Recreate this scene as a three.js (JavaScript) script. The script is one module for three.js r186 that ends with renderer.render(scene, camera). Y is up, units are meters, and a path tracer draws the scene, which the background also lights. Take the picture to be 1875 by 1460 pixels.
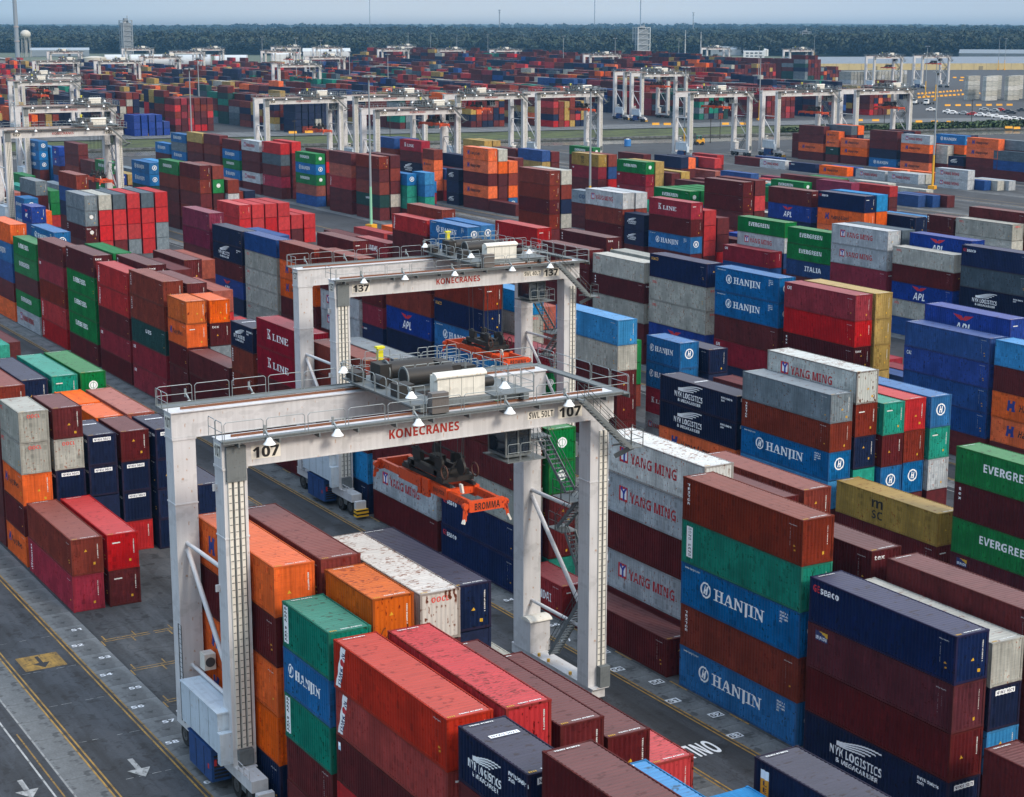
import * as THREE from 'three';
import { mergeGeometries } from 'three/addons/utils/BufferGeometryUtils.js';

// ---------------------------------------------------------------- camera, sky, sun, exposure
const scene = new THREE.Scene();
const camera = new THREE.PerspectiveCamera(25.77, 1024 / 797, 1, 40000);
const EYE = new THREE.Vector3(0, 43.7, 0);
camera.position.copy(EYE);
{
  const yaw = THREE.MathUtils.degToRad(30.378), pit = THREE.MathUtils.degToRad(12.206);
  camera.lookAt(Math.sin(yaw) * Math.cos(pit), 43.7 - Math.sin(pit), -Math.cos(yaw) * Math.cos(pit));
}
scene.add(camera);
const renderer = new THREE.WebGLRenderer({ antialias: true });
renderer.toneMapping = THREE.LinearToneMapping;
renderer.toneMappingExposure = 0.61;
renderer.shadowMap.enabled = true;

let seed = 20240;
const rnd = () => { seed = (seed * 1664525 + 1013904223) >>> 0; return seed / 4294967296; };
const hash = (x, y, s = 0) => { let h = Math.imul(x | 0, 374761393) ^ Math.imul(y | 0, 668265263) ^ Math.imul(s | 0, 2147483647 ^ 951274213); h = Math.imul(h ^ (h >>> 13), 1274126177); h ^= h >>> 16; return (h >>> 0) / 4294967296; };
const sm = (t) => t * t * (3 - 2 * t);
function vnoise(x, y, s = 0, px = 0, py = 0) {
  const xi = Math.floor(x), yi = Math.floor(y), fx = sm(x - xi), fy = sm(y - yi);
  const w = (a, p) => (p ? ((a % p) + p) % p : a);
  const a = hash(w(xi, px), w(yi, py), s), b = hash(w(xi + 1, px), w(yi, py), s), c = hash(w(xi, px), w(yi + 1, py), s), d = hash(w(xi + 1, px), w(yi + 1, py), s);
  return a + (b - a) * fx + (c - a) * fy + (a - b - c + d) * fx * fy;
}
function fbm(x, y, s = 0, oct = 4, px = 0, py = 0) { let v = 0, a = .5, t = 0; for (let i = 0; i < oct; i++) { v += a * vnoise(x, y, s + i * 17, px, py); t += a; a *= .5; x *= 2; y *= 2; px *= 2; py *= 2; } return v / t; }
const smooth = (a, b, x) => { const t = Math.min(1, Math.max(0, (x - a) / (b - a))); return t * t * (3 - 2 * t); };

// overcast evening sky: pale towards the horizon, blue grey above, thicker grey cloud to the left, a warm bright western side behind the camera
{
  const W = 1024, H = 512, d = new Float32Array(W * H * 4);
  for (let j = 0; j < H; j++) for (let i = 0; i < W; i++) {
    const az = ((i + .5) / W - .5) * 2 * Math.PI, el = ((j + .5) / H - .5) * Math.PI;
    const x = Math.cos(el) * Math.cos(az), y = Math.sin(el), z = Math.cos(el) * Math.sin(az);
    const e = Math.max(0, y);
    const zen = smooth(.02, .85, e);
    let r = 1.34 + 1.5 * zen, g = 1.23 + 1.85 * zen, b = 1.06 + 2.4 * zen;
    const west = Math.max(0, x * .35 + z * .94);
    const glow = Math.pow(west, 2.2) * (1 - smooth(.05, .75, e));
    r += 1.0 * glow; g += .72 * glow; b += .46 * glow;
        const east = Math.max(0, x * .5055 - z * .863);
    const side = x * .863 + z * .5055;                       // to the right of the picture
    const lf = smooth(-.02, -.42, side) * (1 - .75 * glow / (glow + .25));
    const rt = smooth(.12, .34, side) * smooth(.5, .9, east);
    const c = fbm(Math.atan2(x, -z) * 5 + 9, e * 26 + 3, 5, 5) - .5;
    const bank = .22 * c;
    r = (r + bank) * (1 - .40 * lf) - .16 * rt; g = (g + bank) * (1 - .24 * lf) - .15 * rt; b = (b + bank * .9) * (1 - .07 * lf) - .14 * rt;
    if (y < 0) { r *= .3; g *= .3; b *= .3; }
    const o = (j * W + i) * 4; d[o] = Math.max(.02, r); d[o + 1] = Math.max(.02, g); d[o + 2] = Math.max(.02, b); d[o + 3] = 1;
  }
  const t = new THREE.DataTexture(d, W, H, THREE.RGBAFormat, THREE.FloatType);
  t.mapping = THREE.EquirectangularReflectionMapping; t.magFilter = t.minFilter = THREE.LinearFilter; t.colorSpace = THREE.LinearSRGBColorSpace; t.needsUpdate = true;
  scene.background = t; scene.environment = t;
}
const sun = new THREE.DirectionalLight(new THREE.Color(1, .87, .73), 4.9);
sun.position.set(150 + 65, 175, -120 + 235); sun.target.position.set(150, 0, -120);
sun.castShadow = true; sun.shadow.radius = 26; sun.shadow.mapSize.set(2048, 2048);
Object.assign(sun.shadow.camera, { left: -400, right: 400, top: 400, bottom: -400, near: 1, far: 1200 });
scene.add(sun, sun.target);
scene.fog = new THREE.FogExp2(new THREE.Color(.27, .62, 1.0), 0.000055);

// ---------------------------------------------------------------- helpers
const used = {};
function numbered(n) { if (used[n] === undefined) { used[n] = 0; return n; } used[n]++; return n + '_' + String(used[n]).padStart(3, '0'); }
const shadowed = (m) => { m.castShadow = true; m.receiveShadow = true; return m; };
function mesh(name, geo, mat, parent) { const m = shadowed(new THREE.Mesh(geo, mat)); m.name = parent ? name : numbered(name); (parent || scene).add(m); return m; }
function struct(name, geo, mat) { const m = mesh(name, geo, mat); m.userData.kind = 'structure'; return m; }
function thing(name, label, category, x = 0, y = 0, z = 0, ry = 0, group) {
  const o = new THREE.Group(); o.name = numbered(name); o.position.set(x, y, z); o.rotation.y = ry;
  o.userData = { label, category }; if (group) o.userData.group = group; scene.add(o); return o;
}
function tag(o, label, category, group) { o.userData.label = label; o.userData.category = category; if (group) o.userData.group = group; return o; }
function box(x0, x1, y0, y1, z0, z1) { const g = new THREE.BoxGeometry(x1 - x0, y1 - y0, z1 - z0); g.translate((x0 + x1) / 2, (y0 + y1) / 2, (z0 + z1) / 2); return g; }
function bar(a, b, r, seg = 6) {
  const A = new THREE.Vector3(...a), B = new THREE.Vector3(...b), L = A.distanceTo(B);
  const g = new THREE.CylinderGeometry(r, r, L, seg, 1); g.translate(0, L / 2, 0);
  g.applyQuaternion(new THREE.Quaternion().setFromUnitVectors(new THREE.Vector3(0, 1, 0), B.clone().sub(A).normalize())); g.translate(A.x, A.y, A.z); return g;
}
function beam(a, b, w, h) {            // rectangular bar between two points
  const A = new THREE.Vector3(...a), B = new THREE.Vector3(...b), L = A.distanceTo(B);
  const g = new THREE.BoxGeometry(w, h, L); const m = new THREE.Matrix4().lookAt(A, B, new THREE.Vector3(0, 1, 0)); g.applyMatrix4(m); const c = A.clone().add(B).multiplyScalar(.5); g.translate(c.x, c.y, c.z); return g;
}
function cyl(x, y, z, r, h, axis = 'y', seg = 16, r2) { const g = new THREE.CylinderGeometry(r2 ?? r, r, h, seg); if (axis === 'x') g.rotateZ(Math.PI / 2); if (axis === 'z') g.rotateX(Math.PI / 2); g.translate(x, y, z); return g; }
const merge = (l) => mergeGeometries(l.map((g) => { const q = g.index ? g.toNonIndexed() : g; for (const k of Object.keys(q.attributes)) if (!['position', 'normal', 'uv'].includes(k)) q.deleteAttribute(k); return q; }));

// uv in metres from position, by face direction
function uvMetres(g, s = 1) {
  const q = g.index ? g.toNonIndexed() : g, p = q.attributes.position, n = q.attributes.normal, uv = new Float32Array(p.count * 2);
  for (let i = 0; i < p.count; i++) {
    const ax = Math.abs(n.getX(i)), ay = Math.abs(n.getY(i)), az = Math.abs(n.getZ(i));
    if (ay > ax && ay > az) { uv[2 * i] = p.getX(i) * s; uv[2 * i + 1] = p.getZ(i) * s; } else if (ax > az) { uv[2 * i] = p.getZ(i) * s; uv[2 * i + 1] = p.getY(i) * s; } else { uv[2 * i] = p.getX(i) * s; uv[2 * i + 1] = p.getY(i) * s; }
  }
  q.setAttribute('uv', new THREE.BufferAttribute(uv, 2)); return q;
}
function dataTex(W, H, f, srgb = true) {
  const d = new Uint8Array(W * H * 4);
  for (let j = 0; j < H; j++) for (let i = 0; i < W; i++) { const c = f(i / W, j / H, i, j), o = (j * W + i) * 4; d[o] = c[0] * 255; d[o + 1] = c[1] * 255; d[o + 2] = c[2] * 255; d[o + 3] = c.length > 3 ? c[3] * 255 : 255; }
  const t = new THREE.DataTexture(d, W, H); t.wrapS = t.wrapT = THREE.RepeatWrapping; t.magFilter = THREE.LinearFilter; t.minFilter = THREE.LinearMipmapLinearFilter; t.generateMipmaps = true; if (srgb) t.colorSpace = THREE.SRGBColorSpace; t.needsUpdate = true; return t;
}
const cl = (v) => Math.min(1, Math.max(0, v));
// wear: faint scuffs, patches of repaint and small rust spots, one tile is 8 m
const wearTex = dataTex(1024, 1024, (u, v) => {
  const a = fbm(u * 6, v * 6, 1, 4, 6, 6), st = fbm(u * 90, v * 5, 7, 3, 90, 5), sp = fbm(u * 60, v * 46, 3, 3, 60, 46), sc = fbm(u * 14, v * 120, 9, 3, 14, 120);
  // repaint patches, some square, and upright splotches
  const ci = Math.floor(u * 22), cj = Math.floor(v * 13), pq = hash(ci, cj, 77), fu = u * 22 - ci, fv = v * 13 - cj, sq = pq > .86 && fu > .12 && fu < .55 + pq * .4 && fv > .2 && fv < .8 ? (pq > .93 ? -.2 : .13) : 0;
  const spl = smooth(.66, .72, fbm(u * 44, v * 12, 13, 3, 44, 12)) * smooth(.48, .6, a);
  const k = .86 + .3 * (a - .5) + .14 * (st - .5) + .08 * (sc - .5) + sq * .5 - .12 * spl, rust = smooth(.70, .77, sp) * smooth(.42, .58, a) * .8;
  return [cl(k - rust * .15), cl(k - rust * .42), cl(k - rust * .5)];
});
const rustTex = dataTex(512, 512, (u, v) => {      // walls: runs and flakes standing upright
  const a = fbm(u * 5, v * 5, 21, 4, 5, 5), st = fbm(u * 70, v * 9, 27, 4, 70, 9), sp = fbm(u * 64, v * 40, 23, 3, 64, 40);
  const k = .9 + .12 * (st - .5), rust = cl(smooth(.60, .72, sp * .45 + st * .3 + a * .32));
  return [cl(k - rust * .5), cl(k - rust * .72), cl(k - rust * .8)];
});
const rustRoofTex = dataTex(512, 512, (u, v) => {  // roofs: scratches and flaked strips lying across the ribs
  const a = fbm(u * 3, v * 6, 31, 4, 3, 6), st = fbm(u * 9, v * 120, 37, 3, 9, 120), sp = fbm(u * 50, v * 130, 33, 3, 50, 130), big = smooth(.62, .7, fbm(u * 10, v * 22, 35, 4, 10, 22));
  const k = .92 + .2 * (st - .5), rust = cl(.85 * smooth(.60, .69, sp * .5 + st * .3 + a * .26) + big * .6 * smooth(.45, .65, sp));
  return [cl(k - rust * .44), cl(k - rust * .62), cl(k - rust * .7)];
});
const roofTex = dataTex(512, 512, (u, v) => {
  const a = fbm(u * 4, v * 4, 41, 4, 4, 4), st = fbm(u * 6, v * 90, 47, 3, 6, 90), sp = fbm(u * 26, v * 34, 43, 3, 26, 34);
  const k = .9 + .12 * (a - .5) + .14 * (st - .5), rust = smooth(.70, .76, sp) * .6;
  return [cl(k - rust * .3), cl(k - rust * .5), cl(k - rust * .55)];
});
const M = {};
const std = (c, o = {}) => new THREE.MeshStandardMaterial({ color: c, roughness: .6, metalness: 0, ...o });
function canvasTex(w, h, draw) {
  const c = document.createElement('canvas'); c.width = w; c.height = h; const x = c.getContext('2d'); draw(x, w, h);
  const t = new THREE.CanvasTexture(c); t.colorSpace = THREE.SRGBColorSpace; t.magFilter = THREE.LinearFilter; return t;
}

// ---------------------------------------------------------------- the ground
const BLOCK = { O: 3.9, P: 34.8, Q: 65.7, R: 96.6, S: 127.5, T: 172, U: 203, V: 234, W: 265, X: 296, Y: 338.5, Z: 369.5, A: 400.5 };
const asphaltTex = dataTex(1024, 1024, (u, v) => {
  const a = fbm(u * 5, v * 5, 61, 5, 5, 5), f = fbm(u * 160, v * 160, 63, 2, 160, 160), st = fbm(u * 28, v * 3, 67, 4, 28, 3), oil = smooth(.66, .76, fbm(u * 18, v * 18, 69, 3, 18, 18));
  let k = .72 + .34 * (a - .5) + .22 * (f - .5) + .16 * (st - .5) - .22 * oil;
  return [cl(k * .98), cl(k), cl(k * 1.02)];
});
const concreteTex = dataTex(512, 512, (u, v) => {
  const a = fbm(u * 5, v * 5, 71, 5, 5, 5), f = fbm(u * 90, v * 90, 73, 2, 90, 90), oil = smooth(.62, .75, fbm(u * 14, v * 14, 75, 3, 14, 14)), tr = smooth(.5, .72, fbm(u * 12, v * 2, 77, 3, 12, 2));
  let k = .8 + .3 * (a - .5) + .14 * (f - .5) - .24 * oil - .12 * tr;
  return [cl(k), cl(k), cl(k * .985)];
});
const rep = (t, s) => { const q = t.clone(); q.repeat.set(s, s); q.needsUpdate = true; return q; };
const laneTex = dataTex(1024, 1024, (u, v) => {   // rubber tracks run along the lane
  const a = fbm(u * 6, v * 6, 161, 5, 6, 6), f = fbm(u * 150, v * 150, 163, 2, 150, 150), tr = fbm(u * 22, v * 2, 165, 4, 22, 2), tk = fbm(u * 70, v * 3, 166, 3, 70, 3), pt = smooth(.6, .63, fbm(u * 9, v * 5, 167, 2, 9, 5)), oil = smooth(.66, .74, fbm(u * 22, v * 22, 169, 3, 22, 22)), crk = smooth(.02, .0, Math.abs(fbm(u * 8, v * 8, 171, 4, 8, 8) - .5));
  const k = .76 + .3 * (a - .5) + .2 * (f - .5) + .5 * (tr - .5) + .22 * (tk - .5) + .1 * pt - .24 * oil - .2 * crk;
  return [cl(k * .98), cl(k), cl(k * 1.02)];
});
M.asphalt = std(new THREE.Color().setRGB(.050, .054, .061), { map: rep(asphaltTex, 1 / 24), roughness: .86 });
M.lane = std(new THREE.Color().setRGB(.036, .040, .047), { map: rep(laneTex, 1 / 14), roughness: .82 });
M.yardpave = std(new THREE.Color().setRGB(.062, .064, .067), { map: rep(laneTex, 1 / 21), roughness: .9 });
M.concrete = std(new THREE.Color().setRGB(.17, .183, .197), { map: rep(concreteTex, 1 / 9), roughness: .85 });
M.yellowpaint = std(new THREE.Color().setRGB(.42, .235, .03), { map: rep(concreteTex, 1 / 3), roughness: .7 });
M.whitepaint = std(new THREE.Color().setRGB(.46, .475, .49), { map: rep(concreteTex, 1 / 3), roughness: .7 });
M.soil = std(new THREE.Color().setRGB(.06, .075, .04), { roughness: 1 });
const flat = (x0, x1, z0, z1, y) => { const g = new THREE.PlaneGeometry(x1 - x0, z1 - z0); g.rotateX(-Math.PI / 2); g.translate((x0 + x1) / 2, y, (z0 + z1) / 2); return uvMetres(g); };
function poly(pts, y) { const s = new THREE.Shape(pts.map(([x, z]) => new THREE.Vector2(x, -z))); const g = new THREE.ShapeGeometry(s); g.rotateX(-Math.PI / 2); g.translate(0, y, 0); return uvMetres(g); }

struct('ground', flat(-2500, 9600, -10500, 600, -.9), M.soil);
const EDGE = [[-200, -590], [60, -580], [217, -562], [352, -533], [545, -498], [690, -450], [900, -430]];   // the end of the near yard
const shift = (d) => EDGE.map(([x, z]) => [x, z - d]);
struct('yard_pavement', poly([[-200, 200], [900, 200], ...[...EDGE].reverse()], 0), M.asphalt);
struct('far_yard_pavement', poly([...shift(88), [1400, -560], [1500, -1240], [1100, -1300], [1000, -1760], [-200, -1800]], 0), M.asphalt);
struct('perimeter_road', poly([...shift(89), ...shift(118).reverse()], .006), M.concrete);
// stacking ground of each block a shade paler than the lanes, lanes dark, crane runways of concrete slabs
for (const [n, X] of Object.entries(BLOCK)) {
  const far = -520 + (X > 330 ? 40 : 0);
  struct('stacking_ground', flat(X - .1, X + 16.5, far, 60, .004), M.yardpave);
  struct('truck_lane', flat(X + 16.5, X + 21.6, far, 60, .004), M.lane);
  struct('truck_lane', flat(X + 23.5, X + 28.1, far, 60, .004), M.lane);
  for (const [a, b] of [[X + 21.6, X + 23.5], [X - 2.5, X - .2]]) {
    const near = (n === 'O' || n === 'P' || n === 'Q' || n === 'R');
    if (!near) { struct('crane_runway', flat(a, b, far, 60, .004), M.concrete); continue; }
    const run = struct('crane_runway', flat(a, b, far, 60, .003), std(new THREE.Color().setRGB(.05, .052, .055), { roughness: .95 }));
    const g = uvMetres(box(a + .012, b - .012, .0035, .012, -3.28, -.02));
    for (let i = 0; i < 46; i++) { const s = mesh('slab', g, M.concrete, run); s.position.z = -66 - i * 3.3; }
    const rest = mesh('slab', flat(a, b, far, -66 - 46 * 3.3, .009), M.concrete, run); rest.name = 'slab';
  }
}
// painted lines
const yl = [], wl = [];
for (const X of Object.values(BLOCK)) {
  const far = -520 + (X > 330 ? 40 : 0), L = (x, w = .12) => flat(x - w / 2, x + w / 2, far, 60, .017);
  yl.push(L(X + 23.55), L(X + 23.85), L(X + 28.1), L(X + 28.4));
  wl.push(L(X + 20.6), L(X + 21.6));
}
yl.push(flat(24.9, 25.0, -104, 0, .0165));
// slot corner marks on the stacking ground beside the front crane
for (const zc of [-117.75, -111.15, -104.5, -97.9]) for (const [xc, w] of [[34.85, 1], [37.08, 1.2], [39.85, 1.2], [42.62, 1.2]]) {
  for (const s of [-1, 1]) { yl.push(flat(xc - (xc < 35 ? 0 : w), xc + w, zc + s * .2 - .05, zc + s * .2 + .05, .009)); yl.push(flat(xc + s * .18 - .05, xc + s * .18 + .05, zc - 1.05 * (s + 1) / 2, zc + 1.05 * (1 - s) / 2, .0105)); }
}
for (let k = -6; k < 10; k++) for (const X of [65.5, 96.4]) yl.push(flat(X, X + .12, -117.9 + k * 6.65 + .6, -117.9 + k * 6.65 + 2.6, .018));
struct('yellow_marking', merge(yl), M.yellowpaint);
for (let k = 0; k < 9; k++) for (const zz of [-120.7 + k * 6.65]) if (zz < -90) for (let q = 0; q < 5; q++) if (hash(k, q, 19) < .6) wl.push(flat(27.95 + q * .8, 27.95 + q * .8 + .3 + .4 * hash(k, q, 20), zz, zz + .045, .0175));
struct('white_marking', merge(wl), M.whitepaint);
{
  const panel = struct('yellow_panel', flat(28.35, 31.25, -117.3, -114.4, .0185), M.yellowpaint);
  const arrow = (x, z, s, y, m) => { const sh = new THREE.Shape([[-.14, 1.3], [.14, 1.3], [.14, -.15], [.62, -.15], [0, -1.25], [-.62, -.15], [-.14, -.15]].map(([a, b]) => new THREE.Vector2(a * s, b * s))); const g = new THREE.ShapeGeometry(sh); g.rotateX(-Math.PI / 2); g.translate(x, y, z); return struct('lane_arrow', uvMetres(g), m); };
  arrow(29.75, -115.8, .95, .022, std(0x1c1d20, { roughness: .8 }));
  arrow(29.88, -95.3, 1.15, .0185, M.whitepaint); arrow(23.3, -95.7, 1.1, .0185, M.whitepaint);
}
function paintText(txt, x, z, w, h, rot, col, bg) {
  const t = canvasTex(txt.length > 2 ? 512 : 192, txt.length > 2 ? 192 : 128, (c, W, H) => { if (bg) { c.fillStyle = bg; c.fillRect(0, 0, W, H); } c.fillStyle = col; c.font = `bold ${H * .95}px sans-serif`; c.textAlign = 'center'; c.textBaseline = 'middle'; c.save(); c.translate(W / 2, H * .53); const mw = c.measureText(txt).width; c.scale(W * .94 / mw, 1); c.fillText(txt, 0, 0); c.restore(); });
  const g = new THREE.PlaneGeometry(w, h); g.rotateX(-Math.PI / 2); g.rotateY(rot); g.translate(x, .0195, z);
  struct('painted_number', g, new THREE.MeshStandardMaterial({ map: t, transparent: true, alphaTest: .3, roughness: .8 }));
}
for (let i = 0; i < 10; i++) { const z = -121.1 + i * 3.31; paintText(String(51 + i), i % 2 ? 32.95 : 33.9, z, .95, .62, 0, '#c9ccd0'); }
for (let i = -6; i < 4; i++) paintText(String(60 + i), i % 2 ? 63.7 : 64.7, -91.0 + i * 3.31, .95, .7, 0, i < -2 ? '#d0d3d6' : '#15161a', i < -2 ? null : '#c2c6c9');
paintText('ONLY', 60.4, -80.4, 2.9, 2.7, Math.PI, '#c4c9ce');

// grass strip with the drainage canal, road beyond it
M.grass = std(new THREE.Color().setRGB(.085, .13, .03), { map: rep(dataTex(512, 512, (u, v) => { const a = fbm(u * 7, v * 7, 81, 5, 7, 7), f = fbm(u * 90, v * 90, 83, 2, 90, 90); const k = .62 + .7 * (a - .5) + .5 * (f - .5); return [cl(k * 1.05), cl(k), cl(k * .8)]; }), 1 / 30), roughness: 1 });
struct('grass_bank', poly([...shift(37), ...shift(88).reverse()], -.25), M.grass);
struct('canal_water', poly([...shift(3), ...shift(34).reverse()], -.7), std(new THREE.Color().setRGB(.025, .03, .026), { roughness: .2 }));
{
  const lip = [], wall = [];
  for (let i = 0; i < EDGE.length - 1; i++) { const [x0, z0] = EDGE[i], [x1, z1] = EDGE[i + 1]; lip.push(beam([x0, -.1, z0 - 36.5], [x1, -.1, z1 - 36.5], 1.2, .6), beam([x0, -.1, z0 - .6], [x1, -.1, z1 - .6], .8, .5)); wall.push(beam([x0, -.6, z0 - 35], [x1, -.6, z1 - 35], 2.2, .5)); }
  struct('canal_edge', uvMetres(merge(lip)), M.concrete);
  struct('canal_wall', uvMetres(merge(wall)), std(new THREE.Color().setRGB(.07, .075, .06), { map: rep(concreteTex, 1 / 6), roughness: .9 }));
}

// ---------------------------------------------------------------- shipping containers
const CW = 2.438, PITCH = .278, DEPTH = .036;
// height of the corrugation at t along the wall (0 outside, -DEPTH in the groove), as break points
function profile(t0, t1, from, to) {
  const P = [], start = from, N = Math.ceil((to - from) / PITCH) + 1;
  const pts = [];
  for (let i = 0; i < N; i++) { const b = start + i * PITCH; pts.push([b, 0], [b + .072, 0], [b + .14, -DEPTH], [b + .21, -DEPTH]); }
  pts.push([start + N * PITCH, 0]);
  const at = (t) => { if (t <= pts[0][0]) return 0; for (let i = 1; i < pts.length; i++) if (t <= pts[i][0]) { const [a, va] = pts[i - 1], [b, vb] = pts[i]; return va + (vb - va) * (t - a) / (b - a); } return 0; };
  P.push([t0, at(t0)]); for (const p of pts) if (p[0] > t0 + .001 && p[0] < t1 - .001) P.push(p); P.push([t1, at(t1)]);
  return P;
}
// a corrugated sheet; place(t, d, s) gives the point at t along the wall, depth d, s across it
function sheet(P, s0, s1, place, uvf, flip) {
  const pos = [], uv = [];
  for (let i = 0; i < P.length - 1; i++) {
    const [a, da] = P[i], [b, db] = P[i + 1];
    const q = [[a, da, s0], [b, db, s0], [b, db, s1], [a, da, s1]];
    for (const k of flip ? [0, 2, 1, 0, 3, 2] : [0, 1, 2, 0, 2, 3]) { pos.push(...place(...q[k])); uv.push(...uvf(q[k][0], q[k][2])); }
  }
  const g = new THREE.BufferGeometry(); g.setAttribute('position', new THREE.Float32BufferAttribute(pos, 3)); g.setAttribute('uv', new THREE.Float32BufferAttribute(uv, 2)); g.computeVertexNormals(); return g;
}
const OX = CW / 2 - .012;
const GEO = {};
function containerGeo(len, h) {
  const key = len + '_' + h.toFixed(2); if (GEO[key]) return GEO[key];
  const L = len, z0 = -L / 2 + .13, z1 = L / 2 - .13, y0 = .16, y1 = h - .1, b0 = z0 + .08;
  const uvw = (a, b) => [a / 8, b / 8];
  const left = sheet(profile(z0, z1, b0, z1 - .2), y0, y1, (t, d, s) => [-OX - d, s, t], uvw);
  const right = sheet(profile(z0, z1, b0, z1 - .2), y0, y1, (t, d, s) => [OX + d, s, t], uvw, true);
  const xe = CW / 2 - .13;
  const end = sheet(profile(-xe, xe, -xe + .06, xe - .2), y0, y1, (t, d, s) => [t, s, L / 2 - .014 + d], uvw);
  const roof = sheet(profile(z0, z1, b0, z1 - .2).map(([a, d]) => [a, d * .6]), -xe - .02, xe + .02, (t, d, s) => [s, h - .02 + d, t], (a, b) => [b / 8, a / 8]);
  // door end, away from the camera: two leaves with lock rods
  const dz = -L / 2 + .02, dg = [box(-xe, -.01, y0, y1, dz, dz + .05), box(.01, xe, y0, y1, dz, dz + .05)];
  for (const x of [-.75, -.35, .35, .75]) dg.push(bar([x, y0, dz - .02], [x, y1, dz - .02], .018, 5));
  const door = uvMetres(merge(dg), 1 / 8);
  const fr = [];
  for (const sx of [-1, 1]) for (const sz of [-1, 1]) {
    const X = sx * (CW / 2 - .075), Z = sz * (L / 2 - .085);
    fr.push(box(X - .07, X + .07, .118, h - .118, Z - .075, Z + .075));
    for (const y of [.06, h - .06]) fr.push(box(X - .078, X + .078, y - .06, y + .06, Z - .088, Z + .088));
  }
  for (const sx of [-1, 1]) { const X = sx * (CW / 2 - .04); fr.push(box(X - .035, X + .035, h - .11, h - .012, -L / 2 + .17, L / 2 - .17)); fr.push(box(X - .035, X + .035, .02, .165, -L / 2 + .17, L / 2 - .17)); }
  for (const sz of [-1, 1]) { const Z = sz * (L / 2 - .05); fr.push(box(-CW / 2 + .15, CW / 2 - .15, h - .115, h - .012, Z - .045, Z + .045)); fr.push(box(-CW / 2 + .15, CW / 2 - .15, .02, .165, Z - .045, Z + .045)); }
  const frame = uvMetres(merge(fr), 1 / 8);
  // flat versions for boxes too far away to show their ribs
  return GEO[key] = { left, right, end, roof, door, frame, L, h };
}
// flat print, laid over the ribs
const DG = {};
function printGeo(face, L, h, tc, sc, w, hh) {
  const key = [face, L, h.toFixed(2), tc.toFixed(2), sc.toFixed(2), w, hh].join(); if (DG[key]) return DG[key];
  const z0 = -L / 2 + .13, b0 = z0 + .08, z1 = L / 2 - .13, xe = CW / 2 - .13, e = .005;
  const t0 = tc - w / 2, t1 = tc + w / 2, uvf = (a, s) => [(a - t0) / w, (s - (sc - hh / 2)) / hh];
  let g;
  if (face === 'side') g = sheet(profile(t0, t1, b0, z1 - .2), sc - hh / 2, sc + hh / 2, (t, d, s) => [-OX - d - e, s, t], uvf);
  else if (face === 'end') g = sheet(profile(t0, t1, -xe + .06, xe - .2), sc - hh / 2, sc + hh / 2, (t, d, s) => [t, s, L / 2 - .014 + d + e], uvf);
  else g = sheet([[t0, 0], [t1, 0]], sc - hh / 2, sc + hh / 2, (t, d, s) => [t, h - .02 + e + .004, -s], uvf);
  return DG[key] = g;
}
// ---- prints
const PRINTS = {};
function addPrint(n, w, h, px, draw) { const W = px, H = Math.round(px * h / w); PRINTS[n] = { w, h, mat: new THREE.MeshStandardMaterial({ map: canvasTex(W, H, draw), transparent: true, alphaTest: .25, roughness: .6 }) }; }
function txt(c, s, x, y, w, h, col, font = 'bold', fam = 'sans-serif') { c.fillStyle = col; c.font = `${font} ${h * 1.32}px ${fam}`; c.textAlign = 'left'; c.textBaseline = 'alphabetic'; const m = Math.max(1, c.measureText(s).width); c.save(); c.translate(x, y + h); c.scale(w / m, 1); c.fillText(s, 0, 0); c.restore(); }
const WH = '#dfe3e6';
addPrint('hanjin', 6.7, 1.15, 512, (c, W, H) => {
  const r = H * .42; c.strokeStyle = WH; c.lineWidth = H * .1; c.beginPath(); c.arc(H * .5, H * .5, r, 0, 7); c.stroke();
  c.lineWidth = H * .11; c.beginPath(); c.moveTo(H * .36, H * .74); c.lineTo(H * .46, H * .24); c.moveTo(H * .56, H * .76); c.lineTo(H * .66, H * .26); c.moveTo(H * .38, H * .54); c.lineTo(H * .64, H * .46); c.stroke();
  txt(c, 'HANJIN', H * 1.25, H * .14, W - H * 1.3, H * .72, WH, 'bold', 'serif');
});
addPrint('hanjinend', 1.15, 1.15, 128, (c, W, H) => { c.strokeStyle = WH; c.lineWidth = H * .1; c.beginPath(); c.arc(H * .5, H * .5, H * .42, 0, 7); c.stroke(); c.beginPath(); c.moveTo(H * .36, H * .74); c.lineTo(H * .46, H * .24); c.moveTo(H * .56, H * .76); c.lineTo(H * .66, H * .26); c.moveTo(H * .38, H * .54); c.lineTo(H * .64, H * .46); c.stroke(); });
addPrint('evergreen', 5.6, .85, 512, (c, W, H) => txt(c, 'EVERGREEN', 4, H * .1, W - 8, H * .8, WH));
addPrint('circle', .95, .95, 128, (c, W, H) => { c.fillStyle = WH; c.beginPath(); c.arc(H * .5, H * .5, H * .44, 0, 7); c.fill(); c.strokeStyle = '#0a6a3a'; c.lineWidth = 5; c.beginPath(); c.arc(H * .5, H * .5, H * .3, 0, 7); c.moveTo(H * .5, H * .2); c.lineTo(H * .5, H * .8); c.stroke(); });
addPrint('yangming', 7.2, 1.2, 512, (c, W, H) => {
  const s = H * .9; c.fillStyle = '#b0232b'; c.fillRect(H * .05, H * .05, s, s); c.fillStyle = '#d8dde0'; c.fillRect(H * .19, H * .19, s - H * .28, s - H * .28);
  c.strokeStyle = '#24308a'; c.lineWidth = H * .17; c.beginPath(); c.moveTo(H * .24, H * .12); c.lineTo(H * .5, H * .46); c.lineTo(H * .76, H * .12); c.moveTo(H * .5, H * .42); c.lineTo(H * .5, H * .9); c.stroke();
  txt(c, 'YANG MING', H * 1.2, H * .22, W - H * 1.25, H * .66, '#9c1622', 'bold');
});
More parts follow.
